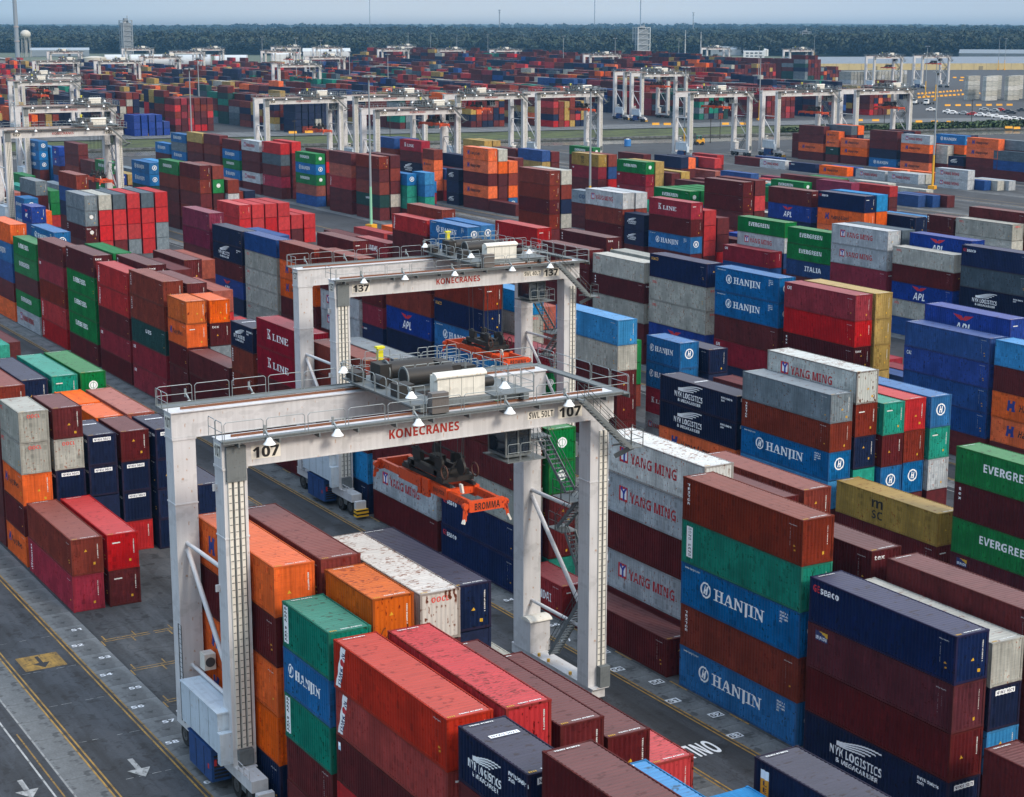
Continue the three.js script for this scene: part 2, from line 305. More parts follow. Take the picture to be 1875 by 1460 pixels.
addPrint('oocl', 1.15, .42, 128, (c, W, H) => txt(c, 'OOCL', 3, H * .12, W - 6, H * .74, '#c23028'));
addPrint('apl', 2.9, 2.1, 256, (c, W, H) => {
  c.fillStyle = '#b01a2c'; c.beginPath(); c.moveTo(0, H * .05); c.lineTo(W * .4, H * .1); c.lineTo(W * .5, H * .22); c.lineTo(W * .6, H * .1); c.lineTo(W, H * .05); c.lineTo(W * .8, H * .22); c.lineTo(W * .6, H * .34); c.lineTo(W * .5, H * .3); c.lineTo(W * .4, H * .34); c.lineTo(W * .2, H * .22); c.fill();
  txt(c, 'APL', W * .1, H * .45, W * .8, H * .5, WH, 'italic bold');
});
addPrint('kline', 5.4, 1.15, 512, (c, W, H) => { txt(c, 'K', 4, H * .04, W * .17, H * .9, WH, 'bold', 'serif'); txt(c, 'LINE', W * .25, H * .3, W * .74, H * .62, WH, 'bold', 'serif'); });
const hl = (c, x, y, s) => { c.fillStyle = '#1d2f78'; c.beginPath(); c.moveTo(x + s * .1, y + s * .05); c.lineTo(x + s * .4, y); c.lineTo(x + s * .36, y + s * .3); c.lineTo(x + s * .62, y + s * .28); c.lineTo(x + s * .68, y); c.lineTo(x + s, y + s * .02); c.lineTo(x + s * .9, y + s * .45); c.lineTo(x + s, y + s * .95); c.lineTo(x + s * .55, y + s); c.lineTo(x + s * .6, y + s * .7); c.lineTo(x + s * .34, y + s * .7); c.lineTo(x + s * .28, y + s); c.lineTo(x, y + s * .95); c.lineTo(x + s * .1, y + s * .5); c.fill(); };
addPrint('hapag', 6.4, 1.25, 512, (c, W, H) => { hl(c, H * .05, H * .05, H * .9); txt(c, 'Hapag-Lloyd', H * 1.3, H * .22, W - H * 1.35, H * .58, '#141418', 'italic bold'); });
addPrint('hapaglogo', 1.4, 1.4, 128, (c, W, H) => hl(c, 6, 6, W - 12));
addPrint('nyk', 4.6, 2.0, 512, (c, W, H) => {
  c.strokeStyle = WH; c.lineWidth = H * .045; for (let i = 0; i < 4; i++) { c.beginPath(); c.moveTo(W * .14, H * (.3 + i * .03)); c.bezierCurveTo(W * .35, H * (.3 + i * .05), W * .55, H * (-.02 + i * .11), W * (.98 - i * .1), H * (.04 + i * .1)); c.stroke(); }
  txt(c, 'NYK LOGISTICS', 0, H * .45, W, H * .28, WH); txt(c, '& MEGACARRIER', W * .13, H * .8, W * .8, H * .15, WH);
});
addPrint('nyksmall', 1.5, .7, 128, (c, W, H) => { c.strokeStyle = WH; c.lineWidth = 7; for (let i = 0; i < 3; i++) { c.beginPath(); c.moveTo(W * .05, H * .9); c.lineTo(W * .6 - i * 9, H * (.1 + i * .12)); c.lineTo(W * .95 - i * 14, H * (.25 + i * .14)); c.stroke(); } txt(c, 'NYK', W * .25, H * .68, W * .5, H * .28, WH); });
addPrint('seaco', 2.4, .6, 256, (c, W, H) => { txt(c, 'GE', 2, H * .1, W * .26, H * .76, '#b3202c'); txt(c, 'seaco', W * .28, H * .1, W * .7, H * .76, WH); });
addPrint('seacoy', 1.6, .5, 128, (c, W, H) => txt(c, 'SEACO', 2, H * .1, W - 4, H * .76, '#d9a437'));
addPrint('msc', 1.9, 2.0, 256, (c, W, H) => { txt(c, 'm', W * .08, H * .02, W * .84, H * .46, '#0c0b0a'); txt(c, 'SC', W * .14, H * .58, W * .72, H * .36, '#0c0b0a'); });
addPrint('turkon', 1.25, 2.4, 192, (c, W, H) => { c.fillStyle = WH; c.beginPath(); c.moveTo(W * .56, 0); c.lineTo(W, 0); c.lineTo(W * .42, H); c.lineTo(0, H); c.fill(); c.save(); c.translate(W * .12, H * .95); c.rotate(-1.31); txt(c, 'TURK', 4, W * .06, H * .5, W * .3, '#1a2a55'); txt(c, 'N', H * .74, W * .06, H * .16, W * .3, '#1a2a55'); c.fillStyle = '#b0222a'; c.beginPath(); c.arc(H * .63, W * .22, W * .17, 0, 7); c.fill(); c.restore(); });
addPrint('hyundai', .7, 2.2, 128, (c, W, H) => { c.save(); c.translate(W * .04, H * .98); c.rotate(-1.42); txt(c, 'HYUNDAI', 0, W * .1, H * .95, W * .58, WH, 'italic bold'); c.restore(); });
addPrint('hyundaibig', 5.4, 1.2, 512, (c, W, H) => txt(c, 'HYUNDAI', 4, H * .1, W - 8, H * .8, WH));
addPrint('dongfang', .62, 2.1, 96, (c, W, H) => { c.fillStyle = WH; c.fillRect(0, 0, W, H); 'DONG FANG'.split('').forEach((s, i) => txt(c, s, W * .2, H * (.03 + i * .105), W * .6, H * .08, '#1e2b2b')); });
addPrint('triton', .42, 1.5, 64, (c, W, H) => 'TRITON'.split('').forEach((s, i) => txt(c, s, W * .1, H * (.02 + i * .165), W * .75, H * .12, WH)));
addPrint('texv', .38, 1.1, 64, (c, W, H) => 'tex'.split('').forEach((s, i) => txt(c, s, W * .1, H * (.02 + i * .34), W * .8, H * .24, WH)));
addPrint('tex', .9, .42, 96, (c, W, H) => txt(c, 'tex', 3, H * .15, W - 6, H * .7, WH));
addPrint('cai', .8, .5, 96, (c, W, H) => txt(c, 'CAI', 3, H * .1, W - 6, H * .76, WH));
addPrint('italia', 4.0, 1.0, 256, (c, W, H) => txt(c, 'ITALIA', 3, H * .1, W - 6, H * .8, WH));
addPrint('cosco', 6.0, 1.1, 256, (c, W, H) => txt(c, 'COSCO', 3, H * .12, W - 6, H * .74, '#24406a'));
addPrint('ues', 2.2, .6, 128, (c, W, H) => txt(c, 'UES', 3, H * .1, W - 6, H * .76, WH));
addPrint('patch', 1.1, .6, 128, (c, W, H) => { c.fillStyle = '#1b2c5c'; c.fillRect(0, 0, W, H); c.fillStyle = '#c59b2b'; c.beginPath(); c.moveTo(W * .3, 0); c.lineTo(W, 0); c.lineTo(W, H * .5); c.fill(); txt(c, 'IBEACON', W * .05, H * .5, W * .9, H * .36, WH); });
addPrint('yellowstrip', .6, 2.1, 96, (c, W, H) => { c.fillStyle = '#d08a1e'; c.fillRect(0, 0, W, H); c.fillStyle = WH; c.fillRect(0, 0, W, H * .2); 'LEASE'.split('').forEach((s, i) => txt(c, s, W * .2, H * (.24 + i * .15), W * .6, H * .11, '#16203c')); });
addPrint('yellowtext', 1.2, .45, 96, (c, W, H) => txt(c, 'Trans', 3, H * .1, W - 6, H * .74, '#d2ba2e', 'italic bold'));
addPrint('tag', .3, .42, 48, (c, W, H) => { c.fillStyle = '#b7d2e6'; c.fillRect(0, 0, W, H); c.fillStyle = '#fff'; c.fillRect(6, 6, W - 12, H * .4); });
addPrint('nykend', 1.5, .3, 128, (c, W, H) => { c.fillStyle = WH; c.fillRect(0, 0, W, H); txt(c, 'NYKU 5021', 6, H * .2, W - 12, H * .6, '#223'); });
addPrint('mskend', .9, .9, 96, (c, W, H) => { c.fillStyle = '#d8dadb'; c.beginPath(); c.arc(W / 2, H / 2, W * .42, 0, 7); c.fill(); });
const ids = [['TEXU 413072 1', 'TGHU 907416'], ['TRLU 768205 5', 'CAIU 870213'], ['GESU 640177 0', 'FSCU 991840'], ['TTNU 552618 3', 'INKU 238117'], ['CRXU 904461 7', 'GATU 856320']];
for (let v = 0; v < 5; v++) {
  const q = (i) => hash(v, i, 401);
  addPrint('endmark' + v, 2.1, 2.1, 160, (c, W, H) => {
    c.save(); c.translate(W * (.86 + .06 * q(1)), H * .06); c.rotate(Math.PI / 2); txt(c, ids[v][0], 0, 0, H * (.4 + .25 * q(2)), W * .04, '#c3c5c2'); c.restore();
    c.fillStyle = '#bd9318'; if (v % 2 === 0) { const x = W * (.15 + .4 * q(3)), y = H * (.2 + .3 * q(4)); c.beginPath(); c.moveTo(x, y); c.lineTo(x + W * .06, y + W * .09); c.lineTo(x - W * .06, y + W * .09); c.fill(); }
    if (v % 3 !== 2) c.fillRect(W * (.6 + .15 * q(5)), H * (.72 + .14 * q(6)), W * .08, H * .09); if (v === 3) { c.fillStyle = '#c9ccca'; c.fillRect(W * .1, H * .1, W * .3, H * .05); }
  });
  addPrint('sidemark' + v, 1.3, 2.1, 128, (c, W, H) => {
    txt(c, ids[v][1], W * .2, H * .03, W * .6, H * .03, '#a9acae'); c.fillStyle = '#a9acac'; for (let i = 0; i < 12; i++) if (q(20 + i) < .75) c.fillRect(W * (.2 + .2 * q(7)), H * (.16 + i * .05), W * .022, H * .032); if (v % 2) for (let i = 0; i < 6; i++) c.fillRect(W * .55, H * (.25 + i * .05), W * .02, H * .02);
    c.fillStyle = '#b98a16'; if (v % 3 === 0) { c.beginPath(); c.moveTo(W * .62, H * .62); c.lineTo(W * .7, H * .68); c.lineTo(W * .54, H * .68); c.fill(); } if (v !== 1) c.fillRect(W * .62, H * (.72 + .1 * q(9)), W * .09, H * .045);
  });
}
addPrint('webtext', 1.7, .2, 128, (c, W, H) => txt(c, 'www.hanjin.com', 2, H * .1, W - 4, H * .7, '#cfd6da', ''));
addPrint('codeblock', .9, .8, 96, (c, W, H) => { for (let i = 0; i < 4; i++) txt(c, ['HJCU 4', '2200 45', '30 480', 'G1'][i], 0, H * (.04 + i * .25), W * (i > 2 ? .3 : .9), H * .16, '#cfd6da'); });
addPrint('nykcode', 1.7, .55, 128, (c, W, H) => { txt(c, 'NYKU 506214', 0, H * .06, W, H * .36, WH); txt(c, '22G1', 0, H * .58, W * .34, H * .3, WH); });
addPrint('graffiti', 1.9, 1.0, 128, (c, W, H) => { c.strokeStyle = '#1d1510'; c.lineWidth = 4; c.beginPath(); c.moveTo(W * .2, H * .2); c.bezierCurveTo(-W * .1, H * .6, W * .2, H, W * .28, H * .6); c.bezierCurveTo(W * .3, H * .9, W * .45, H * .9, W * .48, H * .5); c.bezierCurveTo(W * .55, H, W * .6, H * .5, W * .66, H * .7); c.bezierCurveTo(W * .7, H * .9, W * .95, H * .9, W * .88, H * .2); c.stroke(); });
addPrint('roofmark', 1.3, .16, 96, (c, W, H) => txt(c, 'TGHU 413072', 2, H * .12, W - 4, H * .7, '#d9dcdb'));
addPrint('roofhatch', .42, .14, 48, (c, W, H) => { c.fillStyle = '#c99a1c'; for (let i = 0; i < 4; i++) c.fillRect(i * W / 4 + 2, 0, W / 8, H); });

// ---- liveries: colour, wear, prints [name, place along the side, height, size], words for the label
const T = {
  mar: ['#5f1d20', 'maroon'], mag: ['#7c2242', 'magenta red'], tex: ['#52171d', 'maroon'], marT: ['#57191d', 'white-tagged maroon'], bro: ['#7d2c1c', 'reddish brown'], bro2: ['#7e312b', 'dusty red-brown'],
  tri: ['#7a2c18', 'white-lettered brown'], red: ['#c0141a', 'bright red'], redr: ['#b9242a', 'rusty-roofed red'], cri: ['#861a34', 'crimson'], sal: ['#a1503f', 'faded salmon'], cai: ['#8f1f30', 'white-marked red'],
  hy: ['#b01d1f', 'slant-lettered red'], hyc: ['#9c1535', 'slant-lettered crimson'], hyl: ['#9a272c', 'big-lettered red'], kl: ['#960828', 'serif-lettered crimson'], tur: ['#c0311c', 'white-panelled red'], tur2: ['#a34541', 'white-panelled salmon'],
  ora: ['#ea6204', 'orange'], hap: ['#ea6204', 'black-lettered orange'], orr: ['#cf6315', 'rusty orange'], oorg: ['#cf6315', 'rusty orange'],
  nvy: ['#122245', 'navy blue'], nyk: ['#101e40', 'wing-logo navy'], nykE: ['#101e40', 'white-barred navy'], nvyY: ['#15213f', 'yellow-stripped navy'], sea: ['#0e2350', 'white-lettered navy'], sea2: ['#0e2350', 'yellow-lettered navy'],
  blu: ['#1b4a8c', 'plain blue'], hjp: ['#0e88c8', 'plain light-blue'], hj: ['#0468a8', 'white-lettered blue'], hjE: ['#0468a8', 'white-emblem blue'], apl: ['#123c94', 'eagle-logo blue'], apls: ['#153f92', 'small-lettered blue'], ita: ['#173b70', 'white-lettered dark-blue'],
  egr: ['#007a3a', 'white-lettered green'], don: ['#06806c', 'strip-lettered teal'], tea: ['#0f9480', 'teal green'], ugr: ['#1c4644', 'dark green'],
  ym: ['#b3bcc3', 'red-lettered white'], ymr: ['#c3c8c6', 'rusty red-lettered white'], oo: ['#aeb0a8', 'red-marked grey-white'], oor: ['#c2bcb4', 'rust-roofed white'], gry: ['#75848e', 'grey'], sla: ['#4c5c68', 'slate grey'], cos: ['#8594a0', 'blue-lettered grey'],
  msc: ['#a78a45', 'black-lettered tan'], tan: ['#ad9148', 'tan'], ibe: ['#56222c', 'badge-marked maroon'], whi: ['#bfc3bf', 'white'],
};
const P_ = {   // prints: [print, fraction along the side, fraction of the height]
  hj: [['hanjin', .45, .56], ['webtext', .1, .9], ['codeblock', .88, .74]], egr: [['evergreen', .46, .6]], ym: [['yangming', .45, .56], ['webtext2', 0, 0]], ymr: [['yangming', .45, .56]], oo: [['oocl', .1, .8]], oor: [['oocl', .1, .8]],
  apl: [['apl', .46, .52]], apls: [['cai', .06, .75]], kl: [['kline', .44, .55]], hap: [['hapag', .42, .55]], nyk: [['nyk', .38, .52], ['nykcode', .87, .74]], nykE: [['nyksmall', .2, .7], ['nykcode', .85, .74]], sea: [['seaco', .12, .78]], sea2: [['seacoy', .09, .8]],
  msc: [['msc', .42, .52]], tur: [['turkon', .065, .5]], tur2: [['turkon', .065, .5]], hy: [['hyundai', .055, .5]], hyc: [['hyundai', .06, .5]], hyl: [['hyundaibig', .46, .5]], don: [['dongfang', .07, .52]], tri: [['triton', .055, .62]], tex: [['texv', .05, .7]], cai: [['cai', .07, .8]],
  ita: [['italia', .52, .55]], cos: [['cosco', .5, .55]], ugr: [['ues', .5, .66]], ibe: [['patch', .1, .78]], nvyY: [['yellowstrip', .06, .5]], marT: [['tag', .03, .78]],
};
const E_ = { hj: 'hanjinend', hjE: 'hanjinend', egr: 'circle', oo: 'oocl', oor: 'oocl', tex: 'tex', nyk: 'nykend', nykE: 'nykend' };
const matCache = {};
function liv(code, part, v = 0) {
  const key = code + part + v; if (matCache[key]) return matCache[key];
  const c = new THREE.Color(T[code][0]); const hsl = {}; c.getHSL(hsl); c.setHSL(hsl.h, hsl.s * (1 - .06 * v), hsl.l * (1 + .09 * (v - 1)));
  const rusty = ['orr', 'ymr', 'oor', 'redr'].includes(code);
  if (part === 'frame') c.lerp(new THREE.Color('#4a2c1c'), rusty ? .55 : .22);
  if (part === 'roof') { const g = new THREE.Color('#8d8078'); c.lerp(g, rusty ? .05 : .14); }
  const map0 = part === 'roof' ? (rusty ? rustRoofTex : roofTex) : (rusty && part !== 'side' ? rustTex : wearTex), map = v || !map0.moved ? map0.clone() : map0; map.offset.set(.37 * v + .11 * (T[code][0].charCodeAt(2) % 7), .29 * v + .13 * (T[code][0].charCodeAt(4) % 7)); map.needsUpdate = true;
  return matCache[key] = new THREE.MeshPhysicalMaterial({ color: c, map, roughness: part === 'roof' ? .48 : .6, specularIntensity: part === 'roof' ? .8 : .2 });
}

// ---- the table of stacks: S(block, row, bay, height of the stack, liveries from the top down, length)
const STACKS = [];
function S(b, r, k, y, list, len = 40) { STACKS.push({ b, r, k, y, list: list.split(' '), len, z: -117.9 + 6.65 * k }); }
// block under the front crane
S('P', 0, 11, 14.5, 'mar mar mar mar mar'); S('P', 0, 9, 13, 'nyk mar mar mar mar', 20); S('P', 0, 7.93, 12.9, 'tur tur2 marT red mar'); S('P', 0, 6, 13, 'don hj don mar mar', 20); S('P', 0, 4.93, 14.55, 'hap mar hap hap nvy');
S('P', 0, -1.04, 5.7, 'bro hyc'); S('P', 0, -3, 13, 'oo oo hap mar hap', 20); S('P', 0, -4, 10.4, 'mar mar mar mar', 20);
S('P', 1, 11, 13, 'hjp mar mar mar mar'); S('P', 1, 8.02, 13.05, 'redr red mar red mar'); S('P', 1, 5.93, 14.2, 'orr ora mar mar mar', 20); S('P', 1, 4.95, 14.6, 'bro2 ora mar mar mar'); S('P', 1, -1.03, 5.7, 'red mar'); S('P', 1, -3, 13, 'mar oo nykE mar mar', 20); S('P', 1, -5.65, 11.6, 'bro nvy mar mar');
S('P', 2, 8.05, 11.7, 'mar mar mar mar'); S('P', 2, 5.93, 14, 'oor mar oo mar mar'); S('P', 2, -3, 10.4, 'nykE nykE nykE nvy', 20); S('P', 2, -6, 11.5, 'nvy nvy mar mar'); S('P', 2, -8, 12.6, 'tea tea mar mar mar');
S('P', 3, 11, 10.5, 'hjp mar mar mar'); S('P', 3, 8.03, 10.45, 'mar mar mar mar'); S('P', 3, 5.7, 13.5, 'nvy nvy mar mar mar'); S('P', 3, -3, 10.4, 'mar nykE nykE red', 20); S('P', 3, -4, 10.3, 'ora ora mar mar', 20); S('P', 3, -5, 10.3, 'ora mar mar mar', 20); S('P', 3, -6, 11.6, 'tea tea mar mar'); S('P', 3, -9, 11.6, 'mar mar mar mar');
S('P', 4, 11, 11.8, 'nvyY mar mar mar'); S('P', 4, 8, 8.4, 'redr red mar'); S('P', 4, 5.4, 7.9, 'oo mar mar'); S('P', 4, -2.9, 10.4, 'nykE nvy nvy nvy', 20); S('P', 4, -4, 10.3, 'sal mar mar mar'); S('P', 4, -6.05, 11.6, 'egr mar mar mar');
S('P', 5, 10, 5.9, 'mag mar'); S('P', 5, -2.6, 5.7, 'nvy nvy');
// block right of the front crane, under the second crane
S('Q', 0, 10.2, 5.8, 'mar mar'); S('Q', 0, 8, 11.3, 'sea ibe mar nyk'); S('Q', 0, 6.05, 14.55, 'tri don hj tri hj'); S('Q', 0, 4, 2.7, 'mar'); S('Q', 0, 1.98, 2.62, 'hyl', 20); S('Q', 0, .95, 13.9, 'mar mar oo sea sea'); S('Q', 0, -1, 13.6, 'mar mar mar ym mar'); S('Q', 0, -3, 14.2, 'bro bro mar hjp nvy'); S('Q', 0, -5, 14.5, 'kl kl mar mar mar'); S('Q', 0, -7, 13.1, 'nyk tri tri mar mar', 20); S('Q', 0, -8.05, 7.8, 'mar mar mar'); S('Q', 0, -9.95, 13.2, 'orr hap mar mar mar', 20);
S('Q', 0, -11.05, 14.5, 'tri tri ugr cai cai'); S('Q', 0, -13, 13.9, 'hy hy mar cai mar'); S('Q', 0, -15.02, 14.5, 'tex egr egr egr mar'); S('Q', 0, -17.1, 14.1, 'mar cai bro hy hy'); S('Q', 0, -19.1, 13, 'egr egr mar egr ym'); S('Q', 0, -21.1, 14.5, 'ora hj blu mar ora');
S('Q', 1, 8, 10.4, 'oo nykE hjp mar'); S('Q', 1, 4.02, 14.5, 'ymr ym mar ym mar'); S('Q', 1, 1.02, 13, 'egr egr mar mar tea'); S('Q', 1, -3, 14.1, 'gry mar mar mar mar'); S('Q', 1, -9.95, 13.1, 'ora tex gry ym mar', 20); S('Q', 1, -11, 14.1, 'mar mar mar mar mar'); S('Q', 1, -13.1, 14.6, 'tex mar mar mar mar'); S('Q', 1, -15.1, 14.6, 'egr mar mar mar mar'); S('Q', 1, -19.15, 14.5, 'hj mar mar mar mar');
S('Q', 2, 6.05, 11.75, 'tex mar mar mar'); S('Q', 2, 8.1, 11.75, 'mar mar mar mar'); S('Q', 2, -10.85, 13.2, 'sal red mar mar mar'); S('Q', 2, -12.9, 14, 'mar mar mar mar mar');
S('Q', 3, 4.05, 11.5, 'mar mar mar mar'); S('Q', 4, 4.08, 11.8, 'bro mar mar mar'); S('Q', 4, -14.6, 13.5, 'mar mar mar mar mar'); S('Q', 5, -15, 13, 'sal mar mar mar mar');
S('Q', 5, -27.7, 13.9, 'hj hj mar mar mar', 20); S('Q', 5, -26.5, 12.4, 'ora mar mar mar mar', 20); S('Q', 4, -25.5, 13.9, 'apl blu mar mar mar', 20);
// third block
S('R', 0, 5.08, 11.4, 'egr tex egr ibe'); S('R', 0, 3.02, 5.5, 'msc mar'); S('R', 0, 1.02, 12.7, 'gry tri hj hjp mar'); S('R', 0, -.93, 10.15, 'nyk nyk hap mar'); S('R', 0, -8, 14.3, 'bro sea2 hj hj mar'); S('R', 0, -9.96, 14.5, 'mar bro apl nvy mar'); S('R', 0, -11.95, 13.4, 'mar mar cri sea nvy', 20); S('R', 0, -13, 13.6, 'bro mar ym ym mar');
S('R', 0, -15.1, 13.2, 'bro hap hap mar mar'); S('R', 0, -17.1, 13.1, 'blu oo oo oo oo'); S('R', 0, -19.1, 13, 'nvy nyk mar apl nvy'); S('R', 0, -21.1, 14.5, 'mag mag mar cri mar'); S('R', 0, -31, 11.7, 'gry gry tex mar'); S('R', 0, -36, 11.8, 'gry mar mar mar');
S('R', 1, 1.02, 14.4, 'ymr bro nvy tea mar'); S('R', 1, -4.5, 13.5, 'hjp oo mar mar mar'); S('R', 1, -15, 11.8, 'mar mar mar mar'); S('R', 1, -18.2, 12.8, 'blu mar mar mar mar'); S('R', 1, -31, 11.7, 'oo red red red'); S('R', 1, -33.1, 14.4, 'bro blu nvy mar mar');
S('R', 2, 1.09, 11.4, 'tea mar hjE mar'); S('R', 2, -8, 13, 'hjp oo oo mar mar'); S('R', 2, -15, 14.1, 'mar mar mar mar mar'); S('R', 2, -31, 11.7, 'sla red red mar');
S('R', 3, 1.05, 11.4, 'red bro hjE mar'); S('R', 3, -4, 11.1, 'hj hj kl ym', 20); S('R', 3, -1.3, 8.6, 'mar mar mar'); S('R', 3, -8.2, 11, 'sal mar mar mar'); S('R', 3, -31, 11.7, 'red red red gry');
S('R', 4, 1.09, 11.4, 'hj tea ym tex'); S('R', 4, -3.8, 10.35, 'nvy nvy nvy mar', 20); S('R', 4, -10, 11, 'ora mar mar mar'); S('R', 4, -31, 11.7, 'sla red red red'); S('R', 5, -31, 11.7, 'red red gry gry');
// fourth block
S('S', 0, 1.13, 12.9, 'hjp mar hap hap mar'); S('S', 0, -.8, 12.85, 'blu apls blu blu mar'); S('S', 1, -.82, 14.5, 'apl mar mar mar mar'); S('S', 0, -3.82, 14.5, 'cai red tex mar mar'); S('S', 1, -3.8, 14.5, 'tan tan tan tan mar'); S('S', 0, -5.8, 14.75, 'hj hj mar cai nvy'); S('S', 0, -7.9, 14.75, 'sea2 oo oo apl mar'); S('S', 0, -9.9, 13.3, 'oo tex oo mar mar'); S('S', 1, -9.9, 13.6, 'oo mar mar mar mar');
S('S', 0, -11.9, 13.5, 'mar mar mar mar mar'); S('S', 2, -12.5, 14.4, 'tex mar mar mar mar'); S('S', 1, -14.6, 14.5, 'hy mar mar mar mar'); S('S', 0, -17, 13.2, 'hj hj mar mar mar'); S('S', 1, -17.1, 13.3, 'hj mar mar mar mar'); S('S', 0, -19, 12.95, 'hy mar mar mar mar'); S('S', 1, -19, 14.5, 'bro mar mar mar mar'); S('S', 0, -21.1, 7.8, 'hyl mar mar'); S('S', 0, -23.1, 7.6, 'mar mar mar');
for (let r = 0; r < 4; r++) S('S', r, -31, 8.3, 'red red red'); S('S', 4, -31, 5.8, 'red tex'); S('S', 5, -31, 5.8, 'red red');
S('S', 0, -34.2, 14.6, 'mar bro mar bro mar'); S('S', 1, -34.2, 14.5, 'bro egr tex mar mar'); S('S', 2, -34, 11.5, 'bro ym nvy mar'); S('S', 0, -36.2, 14.4, 'egr bro mar mar mar'); S('S', 0, -39, 13, 'hj hj ugr mar mar'); S('S', 1, -39.2, 13, 'hjp mar mar mar mar'); S('S', 0, -43.2, 11.2, 'egr mar egr egr'); S('S', 0, -45, 10.5, 'mar mar mar mar'); S('S', 0, -47, 14, 'mar mar bro mar mar'); S('S', 0, -49.6, 12.2, 'apl apl mar blu mar', 20); S('S', 0, -52.4, 12.6, 'hj hj hj mar mar'); S('S', 1, -52.2, 11, 'hj hj hj hj');
// fifth to last blocks of the near yard
S('T', 0, -6.38, 14.1, 'sea sla nyk mar mar'); S('T', 0, -8.4, 12.5, 'oo mar apl oo blu'); S('T', 1, -8.35, 14.3, 'apl oo mar mar mar'); S('T', 0, -10.4, 14.4, 'ym ym cri mar mar'); S('T', 1, -10.42, 14.4, 'sla mar mar mar mar'); S('T', 1, -12.45, 12.4, 'egr egr ita mar mar'); S('T', 2, -14.9, 12.4, 'egr ym ita mar mar');
S('T', 0, -17.55, 14.3, 'kl mar hj mar mar'); S('T', 1, -17.55, 12.9, 'red red red mar mar'); S('T', 2, -17.55, 11.5, 'mar tex red mar'); S('T', 0, -19.6, 11, 'nyk nyk mar mar', 20); S('T', 0, -20.6, 14.2, 'ym bro mar mar mar'); S('T', 1, -20.6, 14.2, 'ym bro mar mar mar'); S('T', 4, -27, 14.6, 'bro bro mar bro mar'); S('T', 5, -27, 14.6, 'oo bro nvy oo mar');
S('T', 0, -35.2, 14.3, 'bro mar bro ugr mar'); S('T', 1, -35.2, 14.5, 'tex bro mar oor mar'); S('T', 2, -34.8, 10.4, 'hj tea tea mar'); S('T', 3, -34.3, 10.8, 'hjp hjE tea mar', 20); S('T', 0, -37.4, 14.1, 'mar sal hy mar mar'); S('T', 0, -40.4, 12.7, 'egr hj egr sal blu'); S('T', 1, -40.4, 13.4, 'mar red mar mar mar'); S('T', 0, -43.6, 13.9, 'hy sla mar hyc mar'); S('T', 1, -43.5, 14.3, 'red mar mar mar mar'); S('T', 0, -45.7, 13.6, 'ym mar mar ym mar'); S('T', 0, -47.8, 13, 'mar hj egr hj mar'); S('T', 0, -49.9, 13.6, 'mar bro mar mar mar'); S('T', 0, -51.9, 13.4, 'tan bro mar mar mar'); S('T', 0, -53.9, 12.4, 'hj gry hj mar mar'); S('T', 0, -56, 9, 'hj mar mar');
S('U', 0, -11.3, 13, 'oo oo mar mar mar'); S('U', 1, -11.3, 14.6, 'mar mar mar mar mar'); S('U', 0, -13.2, 12.9, 'tex mar mar mar mar', 20); S('U', 0, -16.4, 14.5, 'sea hap hap mar mar'); S('U', 1, -16.4, 14.6, 'hjp ora mar mar mar'); S('U', 2, -15.4, 11.2, 'nvy blu mar mar'); S('U', 3, -15.4, 11, 'hjp mar mar mar'); S('U', 4, -15.4, 10.8, 'nvy ora mar mar'); S('U', 0, -18.5, 14.2, 'mar apl nvy mar mar'); S('U', 0, -21.45, 14.3, 'mar mar mar mar mar'); S('U', 1, -21.45, 14.5, 'mar red mar mar mar');
for (let r = 0; r < 4; r++) S('U', r, -24, 11.2, 'egr blu mar mar'); S('U', 0, -28.7, 8.2, 'cos mar mar'); S('U', 0, -34.1, 2.7, 'mar'); S('U', 0, -36, 14.6, 'hap hap mar hap mar'); S('U', 1, -36, 14.4, 'oo ora tex mar mar'); S('U', 2, -36, 11.5, 'ora bro ora hj'); S('U', 3, -36.3, 12, 'mar mar mar mar'); S('U', 0, -38.2, 8.7, 'nyk nvy nyk', 20); S('U', 0, -40.1, 12.7, 'bro hap hap hap mar', 20); S('U', 1, -44.2, 13.9, 'blu bro mar mar mar'); S('U', 2, -43.6, 13.9, 'blu sla mar mar mar'); S('U', 1, -41.9, 14, 'kl mar nyk mar mar'); S('U', 3, -40, 11, 'nvy nvy mar mar');
S('V', 0, -33, 11.6, 'egr cai cai tea'); S('V', 1, -33, 11.6, 'tan tan mar mar'); S('V', 2, -32.6, 9, 'mar mar mar'); S('V', 3, -32.6, 9.2, 'tan tan mar'); S('V', 0, -36.05, 12, 'msc cai mar mar'); S('V', 1, -36, 12, 'bro blu red mar'); S('V', 0, -40, 11.4, 'blu tan mar mar'); S('V', 1, -40, 11, 'mar mar mar mar'); S('V', 0, -42, 11, 'mar mar mar mar'); S('V', 2, -46, 11.4, 'tan mar mar mar'); S('V', 3, -46, 11.4, 'tan tan mar mar'); S('V', 0, -24.6, 9.5, 'egr mar mar'); S('V', 1, -30, 8.2, 'mar mar mar'); S('V', 2, -29.6, 8.6, 'mar blu mar'); S('V', 3, -29, 8.4, 'mar mar mar'); S('V', 1, -26, 8.1, 'mar mar mar'); S('V', 3, -25.5, 8.4, 'mar ora mar');
S('W', 0, -43.6, 9.6, 'egr mar mar mar'); S('W', 1, -40.5, 9, 'mar ym mar'); S('W', 2, -38.5, 9, 'nvy mar mar'); S('W', 3, -38.6, 8.6, 'ora mar mar'); S('W', 0, -30, 7, 'egr mar mar'); S('W', 1, -28, 7.8, 'mag mar mar'); S('W', 2, -29, 7.8, 'mar mar mar'); S('W', 3, -31, 7.4, 'mar mar mar'); S('W', 0, -33, 7.6, 'blu mar mar'); S('W', 4, -30, 7.4, 'egr mar mar'); S('W', 5, -28, 7.2, 'oo mar mar'); S('W', 3, -27, 7.3, 'hy mar mar');
